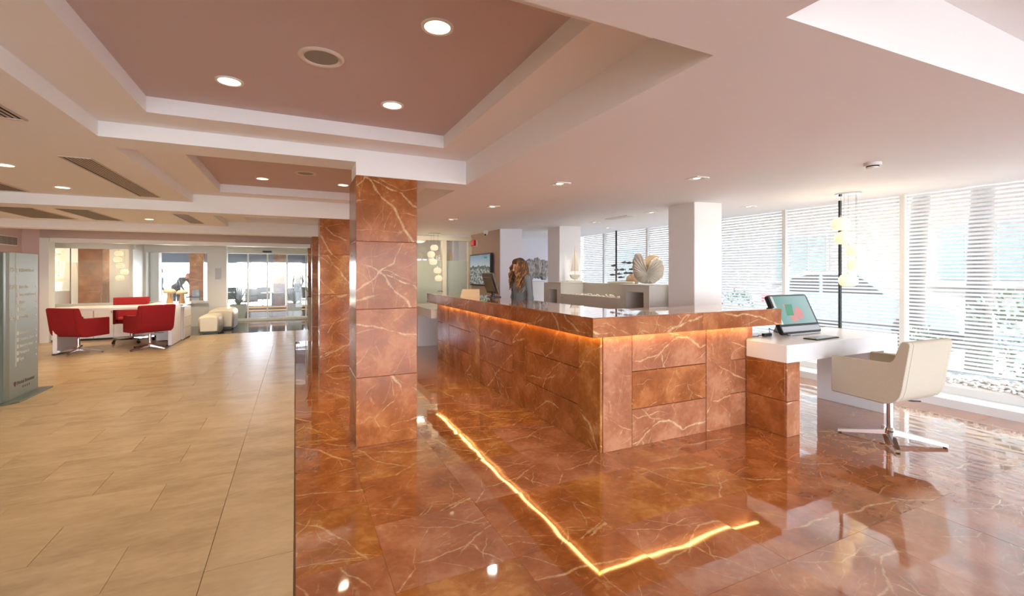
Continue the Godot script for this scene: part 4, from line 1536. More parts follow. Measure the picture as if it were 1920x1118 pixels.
# ---------------------------------------------------------------- the lounge beyond
func build_lounge() -> void:
	var t := thing("meeting_table", "long white meeting table with panel legs among the red chairs", "table")
	part("tabletop", M.white_lacquer, t, -3.84, -2.18, 0.745, 0.785, 10.75, 11.65, 0.003)
	part("tabletop_return", M.white_lacquer, t, -2.78, -2.14, 0.735, 0.784, 11.65, 12.5, 0.003)
	part("leg_panel", M.white_lacquer, t, -3.82, -3.76, 0.02, 0.745, 10.6, 11.5, 0.003)
	part("leg_panel", M.white_lacquer, t, -2.24, -2.18, 0.02, 0.745, 10.88, 11.68, 0.003)
	for x in [-3.79, -2.21]:
		part("foot_bar", M.dark_metal, t, x - 0.02, x + 0.02, 0.0, 0.02, 10.55, 11.7)
	var k := 0
	for x in [-4.55, -3.87, -3.19]:
		var c := thing("low_cabinet", "low white storage cabinet %s" % ["beside the pink pier", "behind the red chair on casters", "next to the table's return"][k], "cabinet", Vector3.ZERO, 0.0, "low cabinets under the shop glazing")
		part("body", M.white_lacquer, c, x, x + 0.67, 0.04, 0.70, 12.57, 12.94, 0.003)
		part("plinth", M.dark_metal, c, x + 0.02, x + 0.65, 0.0, 0.04, 12.60, 12.92)
		for s in 2:
			var d := part("door", M.white_lacquer, c, x + 0.005 + s * 0.333, x + 0.332 + s * 0.333, 0.05, 0.69, 12.553, 12.57, 0.002)
			part("knob", M.steel, d, x + (0.29 if s == 0 else 0.36), x + (0.31 if s == 0 else 0.38), 0.57, 0.62, 12.535, 12.553, 0.004)
		k += 1
	var pc := thing("pedestal_cabinet", "white pedestal cabinet under the table's return", "cabinet")
	part("body", M.white_lacquer, pc, -2.62, -2.16, 0.02, 0.70, 11.75, 12.48, 0.003)
	part("foot", M.chrome, pc, -2.20, -2.16, 0.0, 0.02, 11.76, 11.80)
	part("foot", M.chrome, pc, -2.62, -2.58, 0.0, 0.02, 11.76, 11.80)
	part("foot", M.chrome, pc, -2.20, -2.16, 0.0, 0.02, 12.40, 12.44)
	for s in 3:
		part("drawer", M.white_lacquer, pc, -2.155, -2.14, 0.04 + s * 0.22, 0.255 + s * 0.22, 11.78, 12.46, 0.002)
	for a in [[-2.44, 12.0, 1.0, "larger stone mushroom ornament on the table's return"], [-2.18, 11.78, 0.92, "smaller stone mushroom ornament at the table corner"]]:
		var m := thing("mushroom_ornament", a[3], "ornament", P(a[0], 0.785, a[1]), 0.0, "stone mushrooms on the meeting table")
		var s: float = a[2]
		var st := MB.new()
		st.lathe([Vector2(0.0, 0.0), Vector2(0.065 * s, 0.0), Vector2(0.06 * s, 0.04 * s), Vector2(0.045 * s, 0.14 * s), Vector2(0.042 * s, 0.24 * s)], Vector3.ZERO, 18)
		put(st, "stem", M.wood_light, m)
		var cp := MB.new()
		cp.lathe([Vector2(0.0, 0.225 * s), Vector2(0.095 * s, 0.21 * s), Vector2(0.118 * s, 0.23 * s), Vector2(0.108 * s, 0.265 * s), Vector2(0.07 * s, 0.30 * s), Vector2(0.0, 0.312 * s)], Vector3.ZERO, 24)
		put(cp, "cap", mat("mushroom_stone", srgb(206, 188, 158), 0.7), m)
	# upholstered benches
	for a in [[-2.06, -1.62, 12.72, 13.5, 0.44, "pale leather bench block beside the pedestal cabinet"], [-2.0, -1.42, 13.62, 14.6, 0.52, "pale leather bench block near the entrance doors"]]:
		var s := thing("leather_bench", a[5], "bench", Vector3.ZERO, 0.0, "pale leather benches")
		var pts := PackedVector2Array()
		var w: float = (a[1] - a[0]) / 2.0
		var h: float = a[4]
		for q in 13:
			var an := PI * q / 12.0
			pts.append(Vector2(w * signf(cos(an)) * pow(absf(cos(an)), 0.6), h - 0.17 + 0.17 * pow(sin(an), 0.7)))
		pts.append(Vector2(-w * 0.95, 0.02))
		pts.append(Vector2(w * 0.95, 0.02))
		var mb := MB.new()
		mb.xf = Transform3D(Basis(), P((a[0] + a[1]) / 2.0, 0, a[3]))
		mb.prism(pts, 0.0, a[3] - a[2], true, 0.05)
		put(mb, "upholstery", M.cream_leather, s)
		part("base", M.dark_metal, s, a[0] + 0.06, a[1] - 0.06, 0.0, 0.021, a[2] + 0.06, a[3] - 0.06)
	# planters
	planter(P(-1.58, 0.0, 16.3), 0.46, 0.22, 0.16, "tapered grey planter with spiky yucca outside the entrance doors", 70, 0.66, M.leaf)
	planter(P(-0.02, 0.0, 16.35), 0.46, 0.22, 0.17, "tapered grey planter with spiky yucca by the terrace column", 60, 0.62, M.leaf)
	planter(P(0.40, 0.0, 11.5), 0.88, 0.17, 0.11, "tall slim planter with arching palm leaves behind the marble columns", 26, 0.66, M.palm_leaf)
	var nb := thing("notice_panel", "small frosted notice panel on the white entrance pier", "notice")
	part("plate", mat("notice_grey", srgb(196, 200, 202), 0.3), nb, -1.97, -1.83, 1.26, 1.56, 14.665, 14.675, 0.003)
	for q in [[-1.96, 1.27], [-1.84, 1.27], [-1.96, 1.55], [-1.84, 1.55]]:
		part("stud", M.chrome, nb, q[0] - 0.006, q[0] + 0.006, q[1] - 0.006, q[1] + 0.006, 14.658, 14.682, 0.003)
	var av := thing("wall_vent", "white louvred air vent high on the pink wall", "vent", P(-4.97, 2.05, 11.95))
	var fr := MB.new()
	fr.box(Vector3(0.0, -0.09, -0.36), Vector3(0.02, 0.09, 0.36), 0.004)
	put(fr, "frame", M.white_frame, av)
	for q in 4:
		var bl := MB.new()
		bl.box(Vector3(0.018, -0.075, -0.34 + q * 0.172), Vector3(0.024, 0.075, -0.18 + q * 0.172), 0.002)
		put(bl, "grid", mat("vent_grey", srgb(120, 112, 106), 0.6), av)
	# a few goods in the shop
	var sc := thing("shop_counter", "rounded white shop counter behind the glazing", "counter", P(-5.25, 0, 14.6))
	var scm := MB.new()
	scm.lathe([Vector2(0.0, 0.0), Vector2(0.30, 0.0), Vector2(0.33, 0.5), Vector2(0.30, 1.0), Vector2(0.30, 1.0), Vector2(0.0, 1.01)], Vector3.ZERO, 28)
	put(scm, "body", M.white_lacquer, sc)
	var sl := thing("shop_display", "tall tapering white display panel in the shop", "display", P(-5.15, 0, 15.3))
	var slm := MB.new()
	slm.hexa([Vector3(-0.28, 0, 0.04), Vector3(0.28, 0, 0.04), Vector3(0.28, 0, -0.04), Vector3(-0.28, 0, -0.04), Vector3(-0.10, 1.7, 0.03), Vector3(0.10, 1.7, 0.03), Vector3(0.10, 1.7, -0.03), Vector3(-0.10, 1.7, -0.03)])
	put(slm, "panel", M.grey_cabinet, sl)
	var tb := thing("teal_bottle", "teal glass bottle standing in the shop", "bottle", P(-5.35, 0.0, 13.75))
	tb.position = P(-5.45, 1.01, 14.55)
	var tbm := MB.new()
	tbm.lathe([Vector2(0.0, 0.0), Vector2(0.045, 0.0), Vector2(0.045, 0.16), Vector2(0.02, 0.2), Vector2(0.02, 0.24), Vector2(0.0, 0.24)], Vector3.ZERO, 16)
	put(tbm, "body", M.teal_glass, tb)


func blade(base: Vector3, tip: Vector3, sag: float, width: float, mb: MB) -> void:
	var k := mb.v.size()
	var side := (tip - base).cross(Vector3.UP).normalized()
	for j in 7:
		var f := j / 6.0
		var p := base.lerp(tip, f) + Vector3.UP * sag * sin(f * PI) - Vector3.UP * 0.0
		var w := width * (1.0 - pow(f, 2.2)) * (0.6 + 0.4 * sin(minf(1.0, f * 2.0) * PI / 2))
		mb.vert(p - side * w, Vector3.UP)
		mb.vert(p + side * w + Vector3.UP * 0.002, Vector3.UP)
	for j in 6:
		var q := k + j * 2
		mb.tri(q, q + 1, q + 3)
		mb.tri(q, q + 3, q + 2)


func planter(at: Vector3, height: float, top_r: float, foot_r: float, label: String, leaves: int, reach: float, leaf_mat: Material) -> void:
	var p := thing("potted_plant", label, "potted plant", at)
	var pot := MB.new()
	pot.hexa([Vector3(-foot_r, 0, -foot_r), Vector3(foot_r, 0, -foot_r), Vector3(foot_r, 0, foot_r), Vector3(-foot_r, 0, foot_r), Vector3(-top_r, height, -top_r), Vector3(top_r, height, -top_r), Vector3(top_r, height, top_r), Vector3(-top_r, height, top_r)])
	put(pot, "pot", mat("pot_grey", srgb(178, 176, 156), 0.6), p)
	var so := MB.new()
	so.box(Vector3(-top_r * 0.9, height - 0.01, -top_r * 0.9), Vector3(top_r * 0.9, height + 0.008, top_r * 0.9))
	put(so, "soil", mat("soil", srgb(60, 48, 40), 0.95), p)
	for k in leaves:
		var w := k * 2.399
		var el := lerpf(0.4, 1.5, (k + 0.5) / leaves)
		var mb := MB.new()
		var d := Vector3(cos(w) * cos(el), sin(el), sin(w) * cos(el))
		blade(Vector3(d.x * 0.03, height, d.z * 0.03), Vector3(0, height, 0) + d * reach * rng.randf_range(0.85, 1.1), 0.05, 0.016, mb)
		put(mb, "leaf", leaf_mat, p)


func text(words: String, size: float, at: Vector3, m: Material, parent: Node3D, called := "lettering", bold := false) -> void:
	var t := TextMesh.new()
	t.text = words
	t.font = font_bold if bold else font_sans
	t.font_size = 32
	t.pixel_size = size / 32.0
	t.depth = 0.003
	t.horizontal_alignment = HORIZONTAL_ALIGNMENT_LEFT
	t.vertical_alignment = VERTICAL_ALIGNMENT_CENTER
	var o := put(t, called, m, parent)
	o.rotation.y = PI / 2
	o.position = at


func build_totem() -> void:
	# a tall directory board; its face looks east
	var t := thing("directory_totem", "tall grey directory totem with white lettering beside the pink wall", "sign")
	var body := MB.new()
	var outline := PackedVector2Array()
	# plan in (x, n)
	for q in [[-2.95, 6.78], [-2.895, 6.80], [-2.865, 6.84], [-2.85, 6.92], [-2.85, 7.54], [-2.98, 7.54], [-3.10, 7.40], [-3.12, 6.95], [-3.05, 6.82]]:
		outline.append(Vector2(q[0], q[1]))
	body.xf = Transform3D(Basis(Vector3(1, 0, 0), Vector3(0, 0, -1), Vector3(0, 1, 0)), Vector3.ZERO)
	body.prism(outline, 0.015, 1.655, false, 0.002)
	put(body, "body", M.totem_grey, t)
	part("edge_strip", M.totem_edge, t, -2.9, -2.852, 0.015, 1.65, 6.805, 6.86, 0.006)
	var plate := MB.new()
	plate.xf = body.xf
	plate.prism(PackedVector2Array([Vector2(-3.16, 6.74), Vector2(-2.83, 6.74), Vector2(-2.74, 6.85), Vector2(-2.74, 7.62), Vector2(-3.16, 7.62)]), 0.0, 0.015, false, 0.003)
	put(plate, "base_plate", M.totem_edge, t)
	part("rule", M.print_white, t, -2.851, -2.847, 0.37, 1.655, 7.045, 7.053)
	var x := -2.849
	var L := func(words: String, size: float, nn: float, h: float, m: Material, bold := false): text(words, size, P(x, h, nn), m, t, "lettering", bold)
	L.call("P5", 0.075, 6.935, 1.46, M.print_white)
	L.call("P0", 0.075, 6.935, 1.27, M.print_white)
	L.call("P-1", 0.075, 6.925, 0.91, M.print_white)
	for e in [[1.455, "Chill Out & Pool", ""], [1.265, "Bar salón", "<"], [1.175, "Terraza Solarium", ">"], [1.09, "Playa", "<"], [1.01, "Buffet", "<"], [0.92, "Comedor", ">"], [0.74, "Ascensores", "<"], [0.665, "Columbus Room", "<"], [0.59, "Beauty & Relax", "<"], [0.515, "Peluquería", "<"], [0.44, "Gym", "<"]]:
		L.call(e[1], 0.043, 7.125, e[0], M.print_white)
		var ic := MB.new()
		ic.B(-2.851, -2.847, e[0] - 0.022, e[0] + 0.022, 7.07, 7.105, 0.001)
		put(ic, "pictogram", M.print_white, t)
		if e[2]:
			var ar := MB.new()
			var s := 1.0 if e[2] == ">" else -1.0
			ar.xf = Transform3D(Basis(Vector3(0, 0, -1), Vector3(0, 1, 0), Vector3(1, 0, 0)), P(-2.85, e[0], 7.49))
			ar.prism(PackedVector2Array([Vector2(-0.012 * s, 0.016), Vector2(0.014 * s, 0.0), Vector2(-0.012 * s, -0.016)]), 0.0, 0.003)
			put(ar, "arrow", M.print_white, t)
	L.call("Protur Bonamar", 0.052, 7.075, 0.175, M.print_dark)
	var heart := MB.new()
	heart.xf = Transform3D(Basis(Vector3(0, 0, -1), Vector3(0, 1, 0), Vector3(1, 0, 0)), P(-2.85, 0.175, 7.03))
	heart.prism(PackedVector2Array([Vector2(-0.022, 0.018), Vector2(-0.008, 0.026), Vector2(0.0, 0.016), Vector2(0.01, 0.026), Vector2(0.022, 0.016), Vector2(0.02, -0.004), Vector2(0.0, -0.028), Vector2(-0.02, -0.006)]), 0.0, 0.003)
	put(heart, "emblem", M.print_plum, t)
	for k in 4:
		var st := MB.new()
		var pts := PackedVector2Array()
		for s in 10:
			pts.append(Vector2.from_angle(PI / 2 + s * PI / 5) * (0.014 if s % 2 == 0 else 0.006))
		st.xf = Transform3D(Basis(Vector3(0, 0, -1), Vector3(0, 1, 0), Vector3(1, 0, 0)), P(-2.85, 0.115, 7.2 + k * 0.045))
		st.prism(pts, 0.0, 0.003)
		put(st, "star", M.print_dark, t)


# ---------------------------------------------------------------- people
# tapered capsules [a, ra, b, rb, colour] joined by a smooth minimum and meshed as surface nets
func nets(bones: Array, cell: float, blend: float) -> MB:
	var lo := Vector3(1e9, 1e9, 1e9)
	var hi := -lo
	for b in bones:
		var r: float = maxf(b[1], b[3]) + blend + cell * 2.0
		lo = lo.min(b[0].min(b[2]) - Vector3(r, r, r))
		hi = hi.max(b[0].max(b[2]) + Vector3(r, r, r))
	var nx := int((hi.x - lo.x) / cell) + 2
	var ny := int((hi.y - lo.y) / cell) + 2
	var nz := int((hi.z - lo.z) / cell) + 2
	var f := PackedFloat32Array()
	f.resize(nx * ny * nz)
	f.fill(9.0)
	var near := f.duplicate()
	var own := PackedInt32Array()
	own.resize(nx * ny * nz)
	for bi in bones.size():
		var b: Array = bones[bi]
		var a: Vector3 = b[0]
		var ba: Vector3 = b[2] - a
		var l2 := maxf(ba.length_squared(), 1e-9)
		var ra: float = b[1]
		var dr: float = b[3] - ra
		var r: float = maxf(b[1], b[3]) + blend + cell * 1.5
		var p0: Vector3 = (a.min(b[2]) - Vector3(r, r, r) - lo) / cell
		var p1: Vector3 = (a.max(b[2]) + Vector3(r, r, r) - lo) / cell
		for z in range(maxi(0, int(p0.z)), mini(nz, int(p1.z) + 2)):
			for y in range(maxi(0, int(p0.y)), mini(ny, int(p1.y) + 2)):
				var at := (z * ny + y) * nx
				for x in range(maxi(0, int(p0.x)), mini(nx, int(p1.x) + 2)):
					var pa := lo + Vector3(x, y, z) * cell - a
					var h := clampf(pa.dot(ba) / l2, 0.0, 1.0)
					var d := (pa - ba * h).length() - ra - dr * h
					var k := at + x
					var o := f[k]
					if d < near[k]:
						near[k] = d
						own[k] = bi
					var hh := clampf(0.5 + 0.5 * (o - d) / blend, 0.0, 1.0)
					f[k] = lerpf(o, d, hh) - blend * hh * (1.0 - hh)
	var mb := MB.new()
	var id := PackedInt32Array()
	id.resize(nx * ny * nz)
	id.fill(-1)
	var step := [1, nx, nx * ny]
	var corner := [0, 1, nx, nx + 1, nx * ny, nx * ny + 1, nx * ny + nx, nx * ny + nx + 1]
	for z in nz - 1:
		for y in ny - 1:
			var row := (z * ny + y) * nx
			for x in nx - 1:
				var k := row + x
				var neg := 0
				for c in 8:
					if f[k + corner[c]] < 0.0:
						neg += 1
				if neg == 0 or neg == 8:
					continue
				var sum := Vector3.ZERO
				var cnt := 0
				for c in 8:
					for ax in 3:
						if c & (1 << ax):
							continue
						var v0 := f[k + corner[c]]
						var v1 := f[k + corner[c | (1 << ax)]]
						if (v0 < 0.0) != (v1 < 0.0):
							var p := Vector3(c & 1, (c >> 1) & 1, c >> 2)
							p[ax] += v0 / (v0 - v1)
							sum += p
							cnt += 1
				var g := Vector3(f[k + corner[1]] - f[k], f[k + corner[2]] - f[k], f[k + corner[4]] - f[k])
				g += Vector3(f[k + corner[7]] - f[k + corner[6]], f[k + corner[7]] - f[k + corner[5]], f[k + corner[7]] - f[k + corner[3]])
				id[k] = mb.vert(lo + (Vector3(x, y, z) + sum / cnt) * cell, g.normalized())
				mb.c.append(bones[own[k]][4])
	for z in range(1, nz - 1):
		for y in range(1, ny - 1):
			for x in range(1, nx - 1):
				var k := (z * ny + y) * nx + x
				for ax in 3:
					if (f[k] < 0.0) == (f[k + step[ax]] < 0.0):
						continue
					var u: int = step[(ax + 1) % 3]
					var w: int = step[(ax + 2) % 3]
					var q := [id[k], id[k - u], id[k - u - w], id[k - w]]
					if q.min() < 0:
						continue
					mb.tri(q[0], q[1], q[2])
					mb.tri(q[0], q[2], q[3])
	return mb


func lin(r: int, g: int, b: int) -> Color:
	return srgb(r, g, b).srgb_to_linear()


# a figure that faces local +z; pose gives the joints
func figure(called: String, label: String, at: Vector3, turn: float, j: Dictionary, skin: Color, top: Color, legs: Color, cell: float) -> Node3D:
	var o := thing(called, label, "person", at, turn)
	var b := []
	var add := func(a: Vector3, ra: float, c: Vector3, rc: float, col: Color): b.append([a, ra, c, rc, col])
	for s in [-1.0, 1.0]:
		var m := func(v: Vector3) -> Vector3: return Vector3(v.x * s, v.y, v.z)
		var side := "l" if s < 0 else "r"
		var g := func(key: String) -> Vector3: return j[key + side] if j.has(key + side) else m.call(j[key])
		add.call(g.call("hip"), 0.085, g.call("knee"), 0.06, legs)
		add.call(g.call("knee"), 0.056, g.call("ankle"), 0.036, legs)
		add.call(g.call("ankle") + Vector3(0, -0.035, 0.0), 0.036, g.call("ankle") + Vector3(0, -0.05, 0.13), 0.028, lin(40, 36, 34))
		add.call(g.call("shoulder"), 0.052, g.call("elbow"), 0.040, top)
		add.call(g.call("elbow"), 0.040, g.call("wrist"), 0.029, top if j.get("sleeve", true) else skin)
		var wr: Vector3 = g.call("wrist")
		var dir: Vector3 = (wr - g.call("elbow")).normalized()
		add.call(wr, 0.024, wr + dir * 0.07, 0.026, skin)
		for q in 4:
			var off := Vector3((q - 1.5) * 0.017, 0, 0)
			add.call(wr + dir * 0.07 + off, 0.0095, wr + dir * (0.13 + 0.012 * sin(q + 0.6)) + off * 1.1 + Vector3(0, -0.02, 0), 0.008, skin)
		add.call(wr + dir * 0.02 + Vector3(0.02 * -s, 0, 0), 0.011, wr + dir * 0.07 + Vector3(0.05 * -s, -0.01, 0.01), 0.009, skin)
	var pelvis: Vector3 = j.pelvis
	var chest: Vector3 = j.chest
	var neck: Vector3 = j.neck
	var head: Vector3 = j.head
	add.call(pelvis + Vector3(-0.06, 0, 0), 0.105, pelvis + Vector3(0.06, 0, 0), 0.105, legs)
	add.call(pelvis + (chest - pelvis) * 0.35, 0.105, chest, 0.115, top)
	add.call(chest + Vector3(-0.07, 0.02, 0), 0.09, chest + Vector3(0.07, 0.02, 0), 0.09, top)
	var sl: Vector3 = Vector3(-j.shoulder.x, j.shoulder.y, j.shoulder.z)
	add.call(sl * Vector3(0.8, 1, 1), 0.058, j.shoulder * Vector3(0.8, 1, 1), 0.058, top)
	add.call(neck, 0.048, neck.lerp(head, 0.7), 0.045, skin)
	if cell > 0.015:
		add.call(head + Vector3(0, 0.02, -0.01), 0.085, head + Vector3(0, -0.05, 0.02), 0.062, skin)
	var mb := nets(b, cell, 0.03)
	put(mb, "body", M.body_colours, o)
	return o


const STAND := {"pelvis": Vector3(0, 0.93, 0), "chest": Vector3(0, 1.20, 0.01), "neck": Vector3(0, 1.38, 0.0), "head": Vector3(0, 1.53, 0.03), "hip": Vector3(0.09, 0.90, 0), "knee": Vector3(0.10, 0.48, 0.01), "ankle": Vector3(0.10, 0.09, -0.01),
	"shoulder": Vector3(0.165, 1.34, 0.0), "elbow": Vector3(0.215, 1.07, 0.0), "wrist": Vector3(0.20, 0.86, 0.09)}


func head_mesh(o: Node3D, head: Vector3, pitch: float, skin: Color, hair_col: Color, lip: Color) -> void:
	var b := [
		[Vector3(0, 0.035, -0.015), 0.080, Vector3(0, 0.03, 0.01), 0.076, skin],
		[Vector3(0, -0.02, 0.02), 0.062, Vector3(0, -0.075, 0.045), 0.036, skin],
		[Vector3(-0.028, -0.03, 0.035), 0.04, Vector3(0.028, -0.03, 0.035), 0.04, skin],
		[Vector3(0, -0.092, 0.058), 0.018, Vector3(0, -0.088, 0.055), 0.018, skin],
		[Vector3(0, 0.018, 0.083), 0.010, Vector3(0, -0.022, 0.106), 0.0125, skin],
		[Vector3(-0.010, -0.026, 0.094), 0.009, Vector3(0.010, -0.026, 0.094), 0.009, skin],
		[Vector3(-0.014, -0.058, 0.084), 0.0055, Vector3(0.014, -0.058, 0.084), 0.0055, lip],
		[Vector3(-0.012, -0.065, 0.082), 0.0055, Vector3(0.012, -0.065, 0.082), 0.0055, lip],
		[Vector3(-0.035, 0.022, 0.073), 0.012, Vector3(0.035, 0.022, 0.073), 0.012, skin],
		[Vector3(-0.081, -0.015, -0.005), 0.014, Vector3(-0.083, 0.015, -0.012), 0.017, skin],
		[Vector3(0.081, -0.015, -0.005), 0.014, Vector3(0.083, 0.015, -0.012), 0.017, skin]]
	var mb := nets(b, 0.0045, 0.012)
	var hd := put(mb, "head", M.body_colours, o)
	hd.position = head
	hd.rotation.x = pitch
	for s in [-1, 1]:
		var e := MB.new()
		e.ball(Vector3(s * 0.031, 0.004, 0.074), Vector3(0.012, 0.009, 0.009), 12, 8)
		put(e, "eye", mat("eye_white", srgb(226, 222, 216), 0.3), hd)
		var ir := MB.new()
		ir.ball(Vector3(s * 0.031, 0.002, 0.080), Vector3(0.005, 0.006, 0.0045), 8, 6)
		put(ir, "iris", mat("eye_brown", srgb(58, 38, 24), 0.3), hd)
		var br := MB.new()
		br.tube([Vector3(s * 0.014, 0.030, 0.088), Vector3(s * 0.03, 0.035, 0.085), Vector3(s * 0.048, 0.028, 0.072)], 0.0032, 6)
		put(br, "brow", mat("brow", srgb(84, 56, 34), 0.8), hd)


func build_receptionist() -> void:
	var skin := lin(214, 160, 132)
	var pose := STAND.duplicate()
	pose.head = Vector3(0, 1.50, 0.045)
	pose.neck = Vector3(0, 1.37, 0.005)
	var o := figure("person", "person with long curly hair and glasses in a grey jacket behind the counter", P(2.93, 0, 5.85), deg_to_rad(-82), pose, skin, lin(112, 116, 118), lin(52, 54, 58), 0.012)
	head_mesh(o, pose.head, 0.14, skin, lin(120, 74, 36), lin(196, 122, 106))
	# jacket opening and lapels
	var lap := MB.new()
	lap.tube([Vector3(-0.035, 1.35, 0.085), Vector3(-0.03, 1.22, 0.125), Vector3(-0.008, 1.05, 0.128), Vector3(0.0, 0.95, 0.115)], [0.006, 0.010, 0.008, 0.006], 8)
	lap.tube([Vector3(0.035, 1.35, 0.085), Vector3(0.03, 1.22, 0.125), Vector3(0.008, 1.05, 0.128), Vector3(0.0, 0.95, 0.115)], [0.006, 0.010, 0.008, 0.006], 8)
	put(lap, "lapels", mat("jacket_edge", srgb(96, 100, 98), 0.85), o)
	var gl := MB.new()
	for s in [-1, 1]:
		var ring := []
		for k in 17:
			var w := TAU * k / 16.0
			ring.append(Vector3(s * 0.032 + cos(w) * 0.022, 0.003 + sin(w) * 0.017, 0.093))
		gl.tube(ring, 0.0018, 6, false)
		gl.tube([Vector3(s * 0.054, 0.006, 0.092), Vector3(s * 0.082, 0.008, 0.04), Vector3(s * 0.086, 0.006, -0.01)], 0.0016, 6)
	gl.tube([Vector3(-0.011, 0.006, 0.094), Vector3(0, 0.010, 0.097), Vector3(0.011, 0.006, 0.094)], 0.0016, 6)
	var go := put(gl, "glasses", M.black_plastic, o)
	go.position = pose.head
	go.rotation.x = 0.14
	# hair: a cap and many loose curls down to the chest
	var hb := []
	var hc := lin(118, 74, 38)
	hb.append([Vector3(0, 0.055, -0.02), 0.088, Vector3(0, 0.02, -0.05), 0.09, hc])
	hb.append([Vector3(-0.03, 0.085, 0.03), 0.050, Vector3(0.03, 0.085, 0.03), 0.050, hc])
	hb.append([Vector3(-0.072, 0.045, 0.035), 0.026, Vector3(-0.088, -0.05, 0.03), 0.026, hc])
	hb.append([Vector3(0.072, 0.045, 0.035), 0.026, Vector3(0.088, -0.05, 0.03), 0.026, hc])
	hb.append([Vector3(-0.07, 0.02, -0.03), 0.045, Vector3(-0.095, -0.18, -0.02), 0.05, hc])
	hb.append([Vector3(0.07, 0.02, -0.03), 0.045, Vector3(0.095, -0.18, -0.02), 0.05, hc])
	hb.append([Vector3(0, 0.0, -0.07), 0.06, Vector3(0, -0.22, -0.09), 0.07, hc])
	var hm := nets(hb, 0.008, 0.02)
	var ho := put(hm, "hair", mat("hair_crown", srgb(92, 64, 40), 0.55), o)
	ho.position = pose.head
	ho.rotation.x = 0.14
	var r := RandomNumberGenerator.new()
	r.seed = 12
	var tones := [mat("hair_brown", srgb(124, 82, 46), 0.55), mat("hair_gold", srgb(176, 122, 66), 0.5), mat("hair_dark", srgb(92, 58, 32), 0.55)]
	for tone in 3:
		var cm := MB.new()
		for k in 70:
			var w := r.randf_range(-2.5, 2.5) + PI * 1.5
			# around the back and the sides, leaving the face free
			var root := Vector3(cos(w) * 0.085, 0.02 + r.randf_range(-0.03, 0.08), sin(w) * 0.088 - 0.005)
			if root.z > 0.06:
				continue
			var len := r.randf_range(0.22, 0.35)
			var ph := r.randf() * TAU
			var pts := []
			var rad := []
			for q in 16:
				var f := q / 15.0
				var c := 0.006 + 0.016 * f
				var out := 1.0 + 0.5 * sin(minf(1.0, f * 1.6) * PI / 2)
				pts.append(Vector3(root.x * out + cos(ph + f * 16.0) * c, root.y - len * f, root.z * out + 0.045 * f + sin(ph + f * 16.0) * c))
				rad.append(0.0085 * (1.0 - 0.6 * f))
			cm.tube(pts, rad, 5)
		var co := put(cm, "curls", tones[tone], ho)
	# a guest seated beyond the display cabinet: only the crown shows
	var sit := {"pelvis": Vector3(0, 0.52, 0), "chest": Vector3(0, 0.80, 0.02), "neck": Vector3(0, 0.99, 0.03), "head": Vector3(0, 1.13, 0.07), "hip": Vector3(0.09, 0.52, 0.02), "knee": Vector3(0.11, 0.50, 0.42), "ankle": Vector3(0.11, 0.09, 0.42),
		"shoulder": Vector3(0.16, 0.95, 0.02), "elbow": Vector3(0.21, 0.72, 0.08), "wrist": Vector3(0.15, 0.68, 0.30)}
	var sit2 := sit.duplicate()
	for k in sit2.keys():
		sit2[k] = sit2[k] + Vector3(0, 0.12, 0)
	sit2.ankle = Vector3(0.11, 0.09, 0.42)
	var g := figure("person", "seated person with fair hair behind the grey display cabinet", P(5.45, 0, 6.4), deg_to_rad(-120), sit2, lin(220, 172, 146), lin(150, 146, 140), lin(70, 74, 86), 0.018)
	var gh := MB.new()
	gh.ball(Vector3(0, 1.30, 0.04), Vector3(0.105, 0.11, 0.115), 18, 12)
	put(gh, "hair", mat("hair_fair", srgb(170, 136, 100), 0.6), g)
	var st := thing("visitor_stool", "round grey stool under the seated person by the windows", "stool", P(5.45, 0, 6.4))
	var sm := MB.new()
	sm.lathe([Vector2(0.0, 0.53), Vector2(0.18, 0.53), Vector2(0.2, 0.51), Vector2(0.2, 0.42), Vector2(0.0, 0.42)], Vector3.ZERO, 24)
	put(sm, "seat", M.grey_cabinet, st)
	var sp := MB.new()
	sp.lathe([Vector2(0.03, 0.42), Vector2(0.03, 0.03), Vector2(0.18, 0.02), Vector2(0.2, 0.0), Vector2(0.0, 0.0)], Vector3.ZERO, 20)
	put(sp, "pedestal", M.steel, st)


